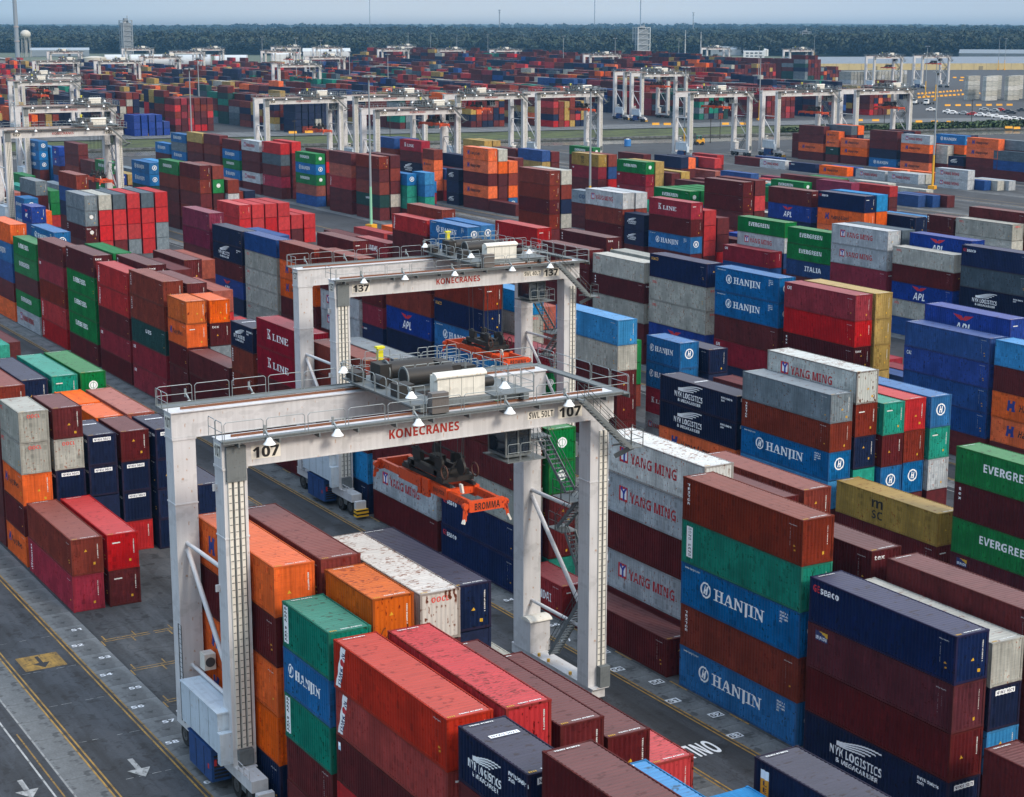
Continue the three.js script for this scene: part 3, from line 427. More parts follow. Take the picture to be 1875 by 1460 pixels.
S('X', 1, -43.6, 5.8, 'nvy mar'); S('X', 2, -42.5, 5.7, 'red mar'); S('X', 3, -44, 5.2, 'nvy mar'); S('X', 5, -44, 5.7, 'hy mar'); S('X', 0, -29.2, 3.3 - .4, 'blu'); S('X', 1, -28.9, 2.9, 'blu'); S('X', 2, -28.6, 2.9, 'mar'); S('X', 2, -34, 2.7, 'egr'); S('X', 4, -33, 2.6, 'oo'); S('X', 5, -31, 2.6, 'oo'); S('X', 0, -36, 2.7, 'mag'); S('X', 2, -37.5, 2.6, 'mag'); S('X', 1, -39.6, 2.7, 'mar');
S('Y', 0, -33.2, 5.2, 'ym ym'); S('Y', 1, -32.7, 2.6, 'blu'); S('Y', 2, -32.4, 2.6, 'oo'); S('Y', 3, -32.2, 2.6, 'ym'); S('Y', 0, -36, 2.8, 'ym'); S('Y', 1, -36, 2.7, 'oo'); S('Y', 0, -38, 2.6, 'ym'); S('Y', 0, -40.4, 2.6, 'hap'); S('Y', 1, -40.2, 2.6, 'blu'); S('Y', 0, -42.5, 2.6, 'sea'); S('Y', 0, -44.6, 2.6, 'ym'); S('Y', 0, -46.5, 2.6, 'mar'); S('Y', 3, -38, 2.7, 'ora'); S('Y', 3, -36, 2.7, 'ora'); S('Y', 2, -46, 2.7, 'blu');
S('Z', 0, -47.5, 11, 'mar mar hap mar'); S('Z', 0, -46.4, 9.8, 'hap hap ugr mar', 20); S('Z', 0, -44.4, 8, 'hap hap mar'); S('Z', 0, -42.4, 11.2, 'mar mar nvy hj'); S('Z', 0, -40.3, 10.7, 'ym hap mar hap'); S('Z', 1, -39.6, 8, 'oo oo mar', 20); S('Z', 0, -38.2, 5.4, 'nyk mar', 20); S('Z', 0, -36.2, 11.2, 'hap hap mar mar'); S('Z', 1, -34.6, 11, 'gry mar mar mar'); S('Z', 0, -34.6, 8.1, 'sla blu mar'); S('Z', 0, -32.5, 11, 'mar mar nvy mar'); S('Z', 1, -46, 11.6, 'sla mar mar mar'); S('Z', 2, -46, 11.6, 'ora nvy mar mar'); S('Z', 2, -42.6, 10.8, 'nvy mar mar mar'); S('Z', 3, -42.6, 11, 'mar mar mar mar'); S('Z', 2, -39, 11, 'hj ora ugr mar'); S('Z', 3, -39, 11, 'nvy mar mar mar'); S('Z', 1, -48.5, 8, 'mar mar mar'); S('Z', 0, -30.4, 11, 'mar hap nvy mar');
// hidden inner rows behind the outer stacks: lower, so that only gaps show them
const PAL = ['mar', 'mar', 'tex', 'bro', 'tri', 'nvy', 'nvy', 'sea', 'hj', 'blu', 'red', 'hy', 'cai', 'ora', 'tea', 'gry', 'oo', 'tan', 'apl', 'egr', 'ym', 'sal'];
function fill(b, k0, k1, nmax, rows = [1, 2, 3, 4, 5]) {
  for (const r of rows) for (let k = k0; k <= k1; k += 2.03) {
    const z = -117.9 + 6.65 * k, a = z - 12.3, hit = STACKS.some((s) => s.b === b && s.r === r && s.z > a && s.z - (s.len === 40 ? 12.3 : 6.2) < z + .1);
    if (hit) continue; const n = Math.max(1, nmax - Math.floor(rnd() * 2)), list = [];
    for (let i = 0; i < n; i++) list.push(PAL[Math.floor(rnd() * PAL.length)]);
    STACKS.push({ b, r, k, y: n * 2.62, list, len: 40, z, hidden: true });
  }
}
fill('Q', -21, -1, 3); fill('R', -21, -5, 3); fill('S', -23, -18, 3); fill('S', -17, -1, 2, [2, 3, 4, 5]); fill('S', -52, -34, 3); fill('T', -21, -6, 3); fill('T', -54, -35, 3); fill('U', -25, -11, 3); fill('U', -44, -36, 3); fill('V', -46, -33, 2); fill('P', -12, -7, 3); fill('Q', -38, -23, 2); fill('W', -44, -37, 2); fill('W', -33, -27, 2); fill('R', -45, -38, 3, [0, 1, 2, 3, 4, 5]); fill('P', -30, -13, 2, [0, 1, 2, 3, 4, 5]); fill('O', -48, -18, 3, [2, 3, 4, 5]); fill('Z', -48, -31, 2);

const CONT = [];
STACKS.forEach((s, si) => {
  const n = s.list.length, h = s.y / n, x = BLOCK[s.b] + 2.77 * s.r + CW / 2, L = s.len === 40 ? 12.192 : 6.058;
  s.list.forEach((code, i) => CONT.push({ s, si, code, i, n, h, x, y: h * (n - 1 - i), z: s.z - L / 2, L, len: s.len, jx: (hash(si, i, 3) - .5) * .06, v: Math.floor(hash(si, i, 9) * 3) }));
});
// how much of each box the picture shows (a coarse look from the camera), to choose which become single objects
{
  camera.aspect = 1024 / 797; camera.updateProjectionMatrix(); camera.updateMatrixWorld(true);
  const W = 768, H = 598, zb = new Float32Array(W * H).fill(1e9), id = new Int32Array(W * H).fill(-1), v = new THREE.Vector3();
  const tri = (a, b, c, k) => {
    const x0 = Math.max(0, Math.floor(Math.min(a[0], b[0], c[0]))), x1 = Math.min(W - 1, Math.ceil(Math.max(a[0], b[0], c[0]))), y0 = Math.max(0, Math.floor(Math.min(a[1], b[1], c[1]))), y1 = Math.min(H - 1, Math.ceil(Math.max(a[1], b[1], c[1])));
    const A = (b[0] - a[0]) * (c[1] - a[1]) - (b[1] - a[1]) * (c[0] - a[0]); if (Math.abs(A) < 1e-6) return;
    for (let y = y0; y <= y1; y++) for (let x = x0; x <= x1; x++) {
      const w0 = ((b[0] - x) * (c[1] - y) - (b[1] - y) * (c[0] - x)) / A, w1 = ((c[0] - x) * (a[1] - y) - (c[1] - y) * (a[0] - x)) / A, w2 = 1 - w0 - w1;
      if (w0 < 0 || w1 < 0 || w2 < 0) continue; const d = w0 * a[2] + w1 * b[2] + w2 * c[2]; if (d < zb[y * W + x]) { zb[y * W + x] = d; id[y * W + x] = k; }
    }
  };
  CONT.forEach((c, k) => {
    const P = (x, y, z) => { v.set(x, y, z); const d = v.distanceTo(EYE); v.project(camera); return [(v.x * .5 + .5) * W, (.5 - v.y * .5) * H, d, v.z]; };
    const X0 = c.x - CW / 2, X1 = c.x + CW / 2, Y0 = c.y, Y1 = c.y + c.h, Z0 = c.z - c.L / 2, Z1 = c.z + c.L / 2;
    if (c.z > -40) return;
    for (const q of [[[X0, Y0, Z0], [X0, Y0, Z1], [X0, Y1, Z1], [X0, Y1, Z0]], [[X0, Y0, Z1], [X1, Y0, Z1], [X1, Y1, Z1], [X0, Y1, Z1]], [[X0, Y1, Z0], [X0, Y1, Z1], [X1, Y1, Z1], [X1, Y1, Z0]]]) {
      const p = q.map((a) => P(...a)); tri(p[0], p[1], p[2], k); tri(p[0], p[2], p[3], k);
    }
    c.px = 0;
  });
  for (let i = 0; i < W * H; i++) if (id[i] >= 0) CONT[id[i]].px++;
}
const shown = CONT.filter((c) => c.px > 3).sort((a, b) => b.px - a.px);
const single = new Set(shown.slice(0, 300));
console.log('containers', CONT.length, 'seen', shown.length, 'smallest single', shown[Math.min(299, shown.length - 1)].px);
const ORD = ['first', 'second', 'third', 'fourth', 'fifth', 'sixth', 'seventh', 'eighth', 'ninth', 'tenth', 'eleventh', 'twelfth', 'thirteenth', 'fourteenth', 'fifteenth', 'sixteenth', 'seventeenth', 'eighteenth', 'nineteenth', 'twentieth'].concat(Array.from({ length: 30 }, (_, i) => 'rear' + i));
const BNAME = { O: 'leftmost block', P: 'front crane block', Q: 'second crane block', R: 'third block', S: 'fourth block', T: 'fifth block', U: 'sixth block', V: 'seventh block', W: 'eighth block', X: 'ninth block', Y: 'tenth block', Z: 'eleventh block' };
const RNAME = ['outer row', 'second row', 'third row', 'fourth row', 'fifth row', 'innermost row'];
const rank = {};
for (const b of Object.keys(BLOCK)) for (let r = 0; r < 6; r++) STACKS.map((s, i) => [s, i]).filter(([s]) => s.b === b && s.r === r).filter(([s, i]) => CONT.some((c) => c.si === i && single.has(c))).sort((p, q) => q[0].z - p[0].z).forEach(([s, i], k) => { rank[i] = k; });

function printMesh(n, face, c, tc, sc, parent) {
  const p = PRINTS[n]; if (!p) return; const k = (face === 'side' && c.len === 20 && p.w > 2.5) ? .64 : 1;
  mesh(n.startsWith('roof') ? 'roof_mark' : n.startsWith('endmark') || n.startsWith('sidemark') ? 'marking' : 'lettering', printGeo(face, c.L, c.h, tc, sc, p.w * k, Math.min(p.h * (k < 1 ? .72 : 1), c.h - .3)), p.mat, parent);
}
function makeContainer(c) {
  const o = thing('shipping_container', `${T[c.code][1]} container, ${c.i === 0 ? 'top' : c.i === c.n - 1 ? 'bottom' : ORD[c.i]} of ${ORD[rank[c.si]]} stack from front, ${RNAME[c.s.r]}, ${BNAME[c.s.b]}`, 'container', c.x + c.jx, c.y + .004 * (c.y === 0 ? 2.5 : 0), c.z, (hash(c.si, c.i, 5) - .5) * .004, 'containers stacked in the yard');
  const g = containerGeo(c.L, c.h - .012), v = c.v;
  mesh('side_wall', g.left, liv(c.code, 'side', v), o); mesh('side_wall', g.right, liv(c.code, 'side', v), o); mesh('end_wall', g.end, liv(c.code, 'end', v), o);
  mesh('roof', g.roof, liv(c.code, 'roof', v), o); mesh('door', g.door, liv(c.code, 'end', v), o); mesh('frame', g.frame, liv(c.code, 'frame', v), o);
  const m = (c.h - .1) / c.h;
  for (const [n, f, y] of P_[c.code] || []) printMesh(n, 'side', c, -c.L / 2 + f * c.L, y * c.h, o);
  if (c.code === 'hj' && c.len === 20) o.children.filter((q) => q.name === 'lettering').slice(1).forEach((q) => o.remove(q));
  const big = c.px > 250;
  if (!['hj', 'hjE', 'nyk', 'nykE', 'don'].includes(c.code) && hash(c.si, c.i, 31) < .75) printMesh('sidemark' + Math.floor(hash(c.si, c.i, 32) * 5), 'side', c, c.L / 2 - .95, c.h * .5, o);
  const e = E_[c.code];
  if (e && !(c.code === 'oo' && v === 2)) printMesh(e, 'end', c, ['tex'].includes(c.code) ? -.55 : 0, e === 'hanjinend' || e === 'circle' ? c.h * .56 : c.h * .84, o);
  if (!e || c.code === 'tex') printMesh('endmark' + Math.floor(hash(c.si, c.i, 33) * 5), 'end', c, .02, c.h * .48, o);
  if (c.si % 1 === 0 && STACKS[c.si].red && c.i) printMesh('mskend', 'end', c, 0, c.h * .6, o);
  if (c.i === 0 && big) { printMesh('roofmark', 'roof', c, .2, -(c.L / 2 - .3), o); printMesh('roofhatch', 'roof', c, -.85, -(c.L / 2 - .22), o); printMesh('roofmark', 'roof', c, -.2, c.L / 2 - .3, o); if (c.code.startsWith('nyk')) printMesh('nykend', 'roof', c, .1, 1.2, o); }
  if (c.code === 'orr' && c.s.b === 'P') printMesh('graffiti', 'end', c, .1, c.h * .3, o);
  return o;
}
for (const s of STACKS) if (s.k === -31) s.red = true;
CONT.filter((c) => single.has(c)).sort((a, b) => a.si - b.si || b.i - a.i).forEach(makeContainer);

// everything that shows smaller, and the far yard beyond the grass strip, as one mass
const lite = (() => {
  const X = .5, fr = [], t = .06;
  const b = box(-X + .012, X - .012, .012, .988, -X + .002, X - .002);
  for (const sx of [-1, 1]) for (const sz of [-1, 1]) fr.push(box(sx * X - (sx > 0 ? .06 : 0), sx * X + (sx < 0 ? .06 : 0), 0, 1, sz * X - (sz > 0 ? .014 : 0), sz * X + (sz < 0 ? .014 : 0)));
  for (const sx of [-1, 1]) for (const y of [0, .95]) fr.push(box(sx * X - (sx > 0 ? .03 : 0), sx * X + (sx < 0 ? .03 : 0), y, y + .05, -X + .015, X - .015));
  return uvMetres(merge([b, ...fr]), 1);
})();
const mass = new THREE.Group(); mass.name = 'stacked_containers'; mass.userData = { kind: 'stuff', label: 'hundreds of small distant shipping containers stacked across the far yard', category: 'containers' }; scene.add(mass);
const FAR = [];   // {x,y,z,L,h,code,rot}
CONT.filter((c) => !single.has(c)).forEach((c) => FAR.push({ x: c.x, y: c.y, z: c.z, L: c.L, h: c.h - .03, code: c.code, print: !c.s.hidden }));
{
  // second yard: blocks with the same grid, heights and liveries in clusters
  const blocks = [[150, -655, -1250, 4], [181, -690, -1300, 4], [212, -684, -1420, 5], [243, -684, -1450, 5], [281, -672, -1450, 5], [330, -655, -1420, 5], [361, -650, -1400, 5], [392, -634, -1400, 5], [423, -700, -1380, 5], [480, -650, -1350, 4], [511, -640, -1350, 5], [542, -640, -1300, 5], [573, -640, -1330, 5], [604, -720, -1350, 5], [650, -860, -1400, 6], [681, -930, -1420, 7], [712, -930, -1420, 7], [743, -930, -1380, 7], [774, -930, -1350, 7], [845, -1010, -1350, 4], [876, -1030, -1300, 4]];
  const clus = [['nvy', 'nvy', 'nvy', 'nyk', 'sea', 'mar', 'blu'], ['mar', 'tex', 'mar', 'bro', 'tri', 'red', 'cai'], ['don', 'ugr', 'gry', 'mar', 'nvy', 'sla', 'mar', 'bro'], ['mar', 'bro', 'red', 'bro', 'nvy', 'nvy', 'ora', 'mar', 'tan'], ['tan', 'mar', 'nvy', 'oo', 'mar', 'nvy', 'bro']];
  for (const [X, za, zb, top] of blocks) for (let z = za; z > zb; z -= 12.75) {
    if (fbm(X * .02, z * .006, 91, 2) > .74) continue;
    for (let r = 0; r < 6; r++) {
      const n = Math.max(0, Math.round(top * (.5 + .75 * fbm(X * .11 + r * .35, z * .028, 93, 3)) + (hash(X, z, r) - .5) * 1.6)), two = hash(X + r, z, 8) < .28;
      for (let i = 0; i < Math.min(top + 1, n); i++) for (const o of two ? [0, 6.35] : [0]) {
        const ci = Math.floor(fbm(X * .031 + 3, z * .011, 97, 2) * 8.9) % 5, set = clus[ci];
        const code = (top === 7 && hash(r, z, i) < .5) ? 'mar' : set[Math.floor(hash(X * 7 + r, z * 3 + o, i) * set.length)];
        FAR.push({ x: X + 2.77 * r + 1.2, y: i * 2.68, z: z - o - (two ? 3.03 : 6.1), L: two ? 6.05 : 12.19, h: 2.65, code });
      }
    }
  }
  // tidy runs: royal blue boxes at the end of one block, navy boxes with white emblems, white reefers on the right
  for (let r = 0; r < 5; r++) for (let i = 0; i < (r === 4 ? 2 : 3); i++) FAR.push({ x: 221 + r * 3, y: i * 2.7, z: -672, L: 12.19, h: 2.66, code: 'apl' });
  for (let r = 0; r < 6; r++) for (let i = 0; i < 5; i++) FAR.push({ x: 283 + r * 2.9, y: i * 2.7, z: -658, L: 12.19, h: 2.66, code: i === 0 && r > 0 && r < 4 ? 'bro' : i === 1 && r === 3 ? 'oo' : 'nvy' });
  for (let r = 0; r < 9; r++) for (let i = 0; i < 4; i++) for (let q = 0; q < 2; q++) FAR.push({ x: 800 + r * 2.9 + q * 30, y: i * 2.7, z: -918 - q * 6, L: 12.19, h: 2.62, code: hash(r, i, q + 50) < .8 ? 'oo' : 'ym' });
  for (let i = 0; i < 5; i++) for (let q = 0; q < 3; q++) for (let w = 0; w < 2; w++) FAR.push({ x: 741 + q * 14, y: i * 2.7, z: -728 - w * 14 + q * 3.2, L: 12.19, h: 2.6, code: i === 3 && q === 0 ? 'apl2' : hash(i, q, w) < .3 ? 'whi' : 'oo', rot: -Math.PI / 2 + .22, print: w === 0 });
}
{
  const im = new THREE.InstancedMesh(lite, new THREE.MeshPhysicalMaterial({ color: 0xffffff, map: rep(wearTex, 1), roughness: .62, specularIntensity: .4 }), FAR.length), d = new THREE.Object3D(), col = new THREE.Color(), hs = {};
  im.name = 'container'; im.userData.kind = 'stuff';
  const byPrint = {};
  FAR.forEach((f, i) => {
    d.position.set(f.x, f.y, f.z); d.rotation.set(0, f.rot || 0, 0); d.scale.set(CW, f.h, f.L); d.updateMatrix(); im.setMatrixAt(i, d.matrix);
    col.set((T[f.code] || T.whi)[0]); col.getHSL(hs); col.setHSL(hs.h, hs.s * (.85 + .15 * hash(i, 3)), hs.l * (.85 + .35 * hash(i, 4))); im.setColorAt(i, col);
    if (f.print) for (const [n, fr, y] of (f.code === 'apl2' ? P_.apl : P_[f.code] || []).slice(0, 1)) if (PRINTS[n]) (byPrint[n] = byPrint[n] || []).push([f, fr, y]);
    if (f.print && f.code === 'hj') (byPrint.hanjinend = byPrint.hanjinend || []).push([f, 'e', .55]);
    if (f.print && f.code === 'egr') (byPrint.circle = byPrint.circle || []).push([f, 'e', .55]);
  });
  mass.add(shadowed(im));
  for (const [n, l] of Object.entries(byPrint)) {
    const p = PRINTS[n], g = new THREE.PlaneGeometry(1, 1); g.rotateY(n === 'hanjinend' || n === 'circle' ? 0 : -Math.PI / 2); const q = new THREE.InstancedMesh(g, p.mat, l.length); q.name = 'lettering'; q.userData.kind = 'stuff';
    l.forEach(([f, fr, y], i) => { const k = f.L < 7 && p.w > 2 ? .6 : 1; if (fr === 'e') { d.position.set(f.x, f.y + f.h * y, f.z + f.L / 2 + .02); d.scale.set(p.w, p.h, 1); } else { const ox = -CW / 2 - .02, oz = -f.L / 2 + (f.rot ? .3 : fr) * f.L, cr = Math.cos(f.rot || 0), sr = Math.sin(f.rot || 0); d.position.set(f.x + ox * cr + oz * sr, f.y + f.h * (f.rot ? .5 : y), f.z - ox * sr + oz * cr); const kk = f.rot && n === 'oocl' ? 2.4 : k; d.scale.set(1, p.h * kk, p.w * kk); } d.rotation.set(0, fr === 'e' ? 0 : f.rot || 0, 0); d.updateMatrix(); q.setMatrixAt(i, d.matrix); });
    mass.add(shadowed(q));
  }
  console.log('mass', FAR.length);
}

// ---------------------------------------------------------------- rubber tyred gantry cranes
const craneTex = dataTex(512, 512, (u, v) => { const a = fbm(u * 4, v * 4, 111, 4, 4, 4), st = fbm(u * 46, v * 3, 113, 3, 46, 3), d = smooth(.62, .74, fbm(u * 9, v * 13, 115, 3, 9, 13)), r = smooth(.8, .86, fbm(u * 44, v * 18, 117, 3, 44, 18)); const k = .95 + .08 * (a - .5) + .09 * (st - .5) - .05 * d; return [cl(k - .1 * r), cl(k - .22 * r), cl(k - .3 * r)]; });
M.crane = std('#c6c7c9', { map: rep(craneTex, 1 / 6), roughness: .5 });
M.grate = std('#6f7678', { map: rep(craneTex, 1 / 2), roughness: .65, metalness: .3 });
M.rail = std('#8e979a', { roughness: .45, metalness: .55 });
M.raildk = std('#4b5254', { roughness: .5, metalness: .4 });
M.dark = std('#1d1b1a', { map: rep(craneTex, 1 / 2), roughness: .6 });
M.spread = std('#d84a0c', { map: rep(rustTex, 1 / 5), roughness: .55 });
M.cream = std('#d8d6cc', { map: rep(craneTex, 1 / 5), roughness: .5 });
M.ehouse = std('#b9c7d2', { map: rep(craneTex, 1 / 5), roughness: .5 });
M.engine = std('#1c4a86', { map: rep(wearTex, 1 / 2), roughness: .5 });
M.tyre = std('#131314', { roughness: .9 });
M.rim = std('#4a4c4d', { roughness: .5, metalness: .4 });
M.lampshade = std('#dfe3e4', { roughness: .4 });
M.lens = std('#b9bcb4', { roughness: .2 });
M.rustrail = std('#6e452e', { roughness: .8 });
M.yellow = std('#cf9412', { roughness: .6 });
M.glass = new THREE.MeshPhysicalMaterial({ color: 0x1a2530, roughness: .08, metalness: 0, clearcoat: 1 });
const um = (l, s = 1) => uvMetres(merge(l), s);
function plate(txtv, w, h, col, bg, fam = 'bold') { return new THREE.MeshStandardMaterial({ map: canvasTex(256, Math.round(256 * h / w), (c, W, H) => { if (bg) { c.fillStyle = bg; c.fillRect(0, 0, W, H); } txt(c, txtv, W * .04, H * .1, W * .92, H * .8, col, fam); if (bg && txtv.length < 4) { c.lineWidth = H * .035; c.strokeStyle = col; const m = c.measureText(txtv).width; c.save(); c.translate(W * .04, H * .9); c.scale(W * .92 / m, 1); c.strokeText(txtv, 0, 0); c.restore(); } }), transparent: !bg, alphaTest: bg ? 0 : .3, roughness: .5 }); }
const front = (x, y, z, w, h) => { const g = new THREE.PlaneGeometry(w, h); g.translate(x, y, z); return g; };
// a run of guard rail between two points at floor level
function guard(a, b, h = 1.1, seg = 2.4, r = .024) {
  const A = new THREE.Vector3(...a), B = new THREE.Vector3(...b), L = A.distanceTo(B), n = Math.max(1, Math.round(L / seg)), out = [];
  const P = (t, y) => { const p = A.clone().lerp(B, t); return [p.x, p.y + y, p.z]; };
  for (let i = 0; i < n; i++) {
    const t0 = (i + .04) / n, t1 = (i + .96) / n;
    out.push(bar(P(t0, 0), P(t0, h - .12), r, 5), bar(P(t1, 0), P(t1, h - .12), r, 5), bar(P(t0 + .1 / n * .5, h), P(t1 - .1 / n * .5, h), r, 5), bar(P(t0, h - .12), P(t0 + .1 / n * .5, h), r, 5), bar(P(t1, h - .12), P(t1 - .1 / n * .5, h), r, 5), bar(P(t0, h * .5), P(t1, h * .5), r * .9, 5));
  }
  return out;
}
function stairs(a, b, w, across) {     // flight from a down to b, treads w wide along the across axis ('x' or 'z')
  const out = [], rails = [], n = Math.max(3, Math.round(Math.abs(a[1] - b[1]) / .24));
  const off = (p, d) => across === 'x' ? [p[0] + d, p[1], p[2]] : [p[0], p[1], p[2] + d];
  for (const s of [-w / 2, w / 2]) { out.push(beam(off(a, s), off(b, s), .05, .24)); rails.push(bar(off([a[0], a[1] + 1, a[2]], s), off([b[0], b[1] + 1, b[2]], s), .022, 5)); rails.push(bar(off([a[0], a[1] + .55, a[2]], s), off([b[0], b[1] + .55, b[2]], s), .018, 5)); for (const t of [0, .33, .66, 1]) { const p = [a[0] + (b[0] - a[0]) * t, a[1] + (b[1] - a[1]) * t, a[2] + (b[2] - a[2]) * t]; rails.push(bar(off(p, s), off([p[0], p[1] + 1, p[2]], s), .02, 5)); } }
  for (let i = 0; i <= n; i++) { const t = i / n, x = a[0] + (b[0] - a[0]) * t, y = a[1] + (b[1] - a[1]) * t, z = a[2] + (b[2] - a[2]) * t; out.push(across === 'x' ? box(x - w / 2 + .03, x + w / 2 - .03, y - .015, y + .015, z - .12, z + .12) : box(x - .12, x + .12, y - .015, y + .015, z - w / 2 + .03, z + w / 2 - .03)); }
  return [out, rails];
}
function makeCrane(label) {
  const o = thing('gantry_crane', label, 'crane', 0, 0, 0, 0, 'gantry cranes over the container rows');
  const LX = [[-12.65, -11.25], [11.4, 12.75]], LZ = [[3.4, 4.7], [-4.7, -3.4]];
  for (const [x0, x1] of LX) for (const [z0, z1] of LZ) {
    mesh('leg', um([box(x0, x1, 2.05, 19.55, z0, z1), box(x0 - .05, x1 + .05, 19.55, 19.7, z0 - .05, z1 + .05), box(x0 - .04, x1 + .04, 15.6, 15.68, z0 - .04, z1 + .04)]), M.crane, o);
  }
  for (const [z0, z1, s] of [[3.5, 4.7, 1], [-4.6, -3.4, -1]]) {
    const g = mesh('girder', um([box(-12.7, 13.1, 19.7, 21.2, z0, z1), box(-12.75, 13.15, 21.2, 21.26, z0 - .1, z1 + .12), box(-12.72, 13.12, 19.64, 19.7, z0 - .06, z1 + .04)]), M.crane, o);
    mesh('rail', um([box(-11.9, 12.6, 21.26, 21.4, (z0 + z1) / 2 - .035, (z0 + z1) / 2 + .035)]), M.rustrail, g);
  }
  // cable trunking up the front legs, with ladder rungs
  for (const [x0, n] of [[-12.42, 3], [12.02, 2]]) {
    const st = [], tk = [];
    for (let i = 0; i < n; i++) { const x = x0 + i * .34; st.push(box(x, x + .2, 3.2, 18.9, 4.7, 4.82)); for (let y = 3.4; y < 18.8; y += .42) tk.push(box(x + .02, x + .18, y, y + .035, 4.82, 4.835)); tk.push(box(x + .24, x + .3, 3.2, 18.9, 4.7, 4.74)); }
    const t = mesh('cable_trunking', um(st), M.cream, o); mesh('rung', um(tk), M.raildk, t);
  }
  for (const b of [box(-12.5, -11.35, 18.9, 20.9, 4.7, 4.9), box(-12.4, -11.5, 2.2, 3.1, 4.7, 5.0), box(12.0, 12.75, 2.1, 3.5, 4.75, 5.2)]) mesh('junction_box', um([b]), M.grate, o);
  // walkways and guard rails
  for (const [s, z0, z1] of [[1, 4.82, 5.5], [-1, -5.5, -4.72]]) {
    const br = []; for (let x = -12; x < 13; x += 2.4) br.push(box(x, x + .08, 20.95, 21.2, Math.min(z0, z1), Math.max(z0, z1)));
    const w = mesh('walkway', um([box(-12.9, 13.3, 21.27, 21.33, z0, z1), box(-12.9, 13.3, 21.2, 21.4, s > 0 ? z1 - .03 : z0, s > 0 ? z1 : z0 + .03), ...br]), M.grate, o);
    mesh('guard_rail', um([...guard([-12.9, 21.33, s * 5.47], [s > 0 ? 9.4 : 13.3, 21.33, s * 5.47]), ...guard([-12.9, 21.33, s * 5.47], [-12.9, 21.33, s * 3.3], 1.1, 1.1)]), M.rail, w);
  }
  const ew = mesh('end_platform', um([box(13.15, 13.75, 21.2, 21.28, -5.5, 5.5), box(13.7, 13.75, 20.95, 21.3, -5.5, 5.5)]), M.grate, o);
  mesh('guard_rail', um([...guard([13.72, 21.28, -5.5], [13.72, 21.28, 5.5]), ...guard([10.6, 21.33, 5.47], [13.72, 21.33, 5.47])]), M.rail, ew);
  // flood lights on the outer edges
  const shade = new THREE.LatheGeometry([[.06, .34], [.13, .3], [.2, .16], [.33, 0], [.36, -.04], [.34, -.05], [.3, 0], [.1, .2]].map(([a, b]) => new THREE.Vector2(a, b)), 16);
  for (const [x, z] of [[-10.3, 5.75], [-6.2, 5.75], [-1.1, 5.75], [5, 5.75], [9.15, 5.75], [-10.7, -5.7], [-6.6, -5.7], [0, -5.7]]) {
    const l = mesh('flood_light', um([beam([x - .12, 21.75, z - .28], [x - .06, 21.5, z], .09, .09), bar([x - .06, 21.5, z], [x, 21.36, z], .06), box(x - .2, x - .08, 21.55, 22.05, z - .34, z - .24)]), M.rail, o);
    const g = shade.clone(); g.translate(x, 21.05, z); mesh('lamp_shade', g, M.lampshade, l);
    mesh('lens', cyl(x, 20.99, z, .3, .03), M.lens, l);
  }
  // sill beams, braces, bogies
  for (const [sx, xc] of [[-1, -12], [1, 12.05]]) {
    mesh('sill_beam', um([box(xc - .5, xc + .5, 1.35, 2.05, -5.2, sx < 0 ? 7.0 : 4.9), box(xc - .62, xc + .62, 2.05, 2.11, -5, 5.2)]), M.crane, o);
    mesh('brace', um([bar([xc, 13.2, -3.4], [xc, 13.2, 3.4], .13, 10), bar([xc, 12.8, -3.4], [xc, 6.2, 3.4], .15, 10), bar([xc, 5.5, -3.4], [xc, 5.5, 3.4], .12, 10)]), M.crane, o);
    mesh('bogie', um([box(xc - .3, xc + .3, .75, 1.35, -4.6, -1.9), box(xc - .3, xc + .3, .75, 1.35, sx < 0 ? 3.9 : 2, sx < 0 ? 6.6 : 4.7)]), M.grate, o);
    for (const z of sx < 0 ? [-4.3, -2.2, 4.2, 6.3] : [-4.3, -2.2, 2.3, 4.4]) {
      const w = mesh('wheel', cyl(xc, .74, z, .74, .62, 'x', 24), M.tyre, o); for (const s of [-1, 1]) mesh('rim', um([cyl(xc + s * .32, .74, z, .4, .03, 'x', 16), cyl(xc + s * .35, .74, z, .16, .06, 'x', 10)]), M.rim, w);
    }
  }
  // electrical house, power unit and fittings on the left side
  const eh = mesh('electrical_house', um([box(-13.3, -11.9, 2.8, 5.2, -1.9, 4.1), box(-13.36, -11.84, 5.2, 5.3, -1.98, 4.18), box(-13.4, -12.6, 2.3, 4.2, 4.2, 4.66)]), M.ehouse, o);
  mesh('panel_seam', um([-0.4, 1.1, 2.6].map((z) => box(-13.312, -13.3, 2.85, 5.15, z, z + .02))), M.grate, eh);
  const pu = mesh('power_unit', um([box(-13.25, -12.05, .5, 2.45, -1, 2.7), box(-13.3, -12, 2.45, 2.55, -1.05, 2.75)]), M.engine, o);
  mesh('louvre', um(Array.from({ length: 7 }, (_, i) => box(-13.1, -12.2, .7 + i * .22, .8 + i * .22, 2.7, 2.76)).concat([.2, 1.5].map((z) => box(-13.27, -13.25, .6, 2.35, z, z + .03)))), M.dark, pu);
  mesh('warning_sign', um([box(-13.26, -13.245, 1.2, 1.5, 2.1, 2.3), box(-13.1, -12.95, 1.5, 1.9, 2.72, 2.78)]), std('#b3262a'), pu);
  const ac = mesh('air_conditioner', um([box(-11.9, -11.2, 5.7, 6.7, -2.3, -1.5)]), M.cream, o); mesh('fan_grille', cyl(-11.55, 6.2, -1.48, .3, .04, 'z', 16), M.raildk, ac);
  const ld = [bar([-12.9, 2.2, -3.1], [-12.9, 8.4, -3.1], .03, 5), bar([-12.9, 2.2, -2.6], [-12.9, 8.4, -2.6], .03, 5)]; for (let y = 2.4; y < 8.4; y += .3) ld.push(bar([-12.9, y, -3.1], [-12.9, y, -2.6], .02, 4));
  mesh('ladder', um(ld), M.raildk, o);
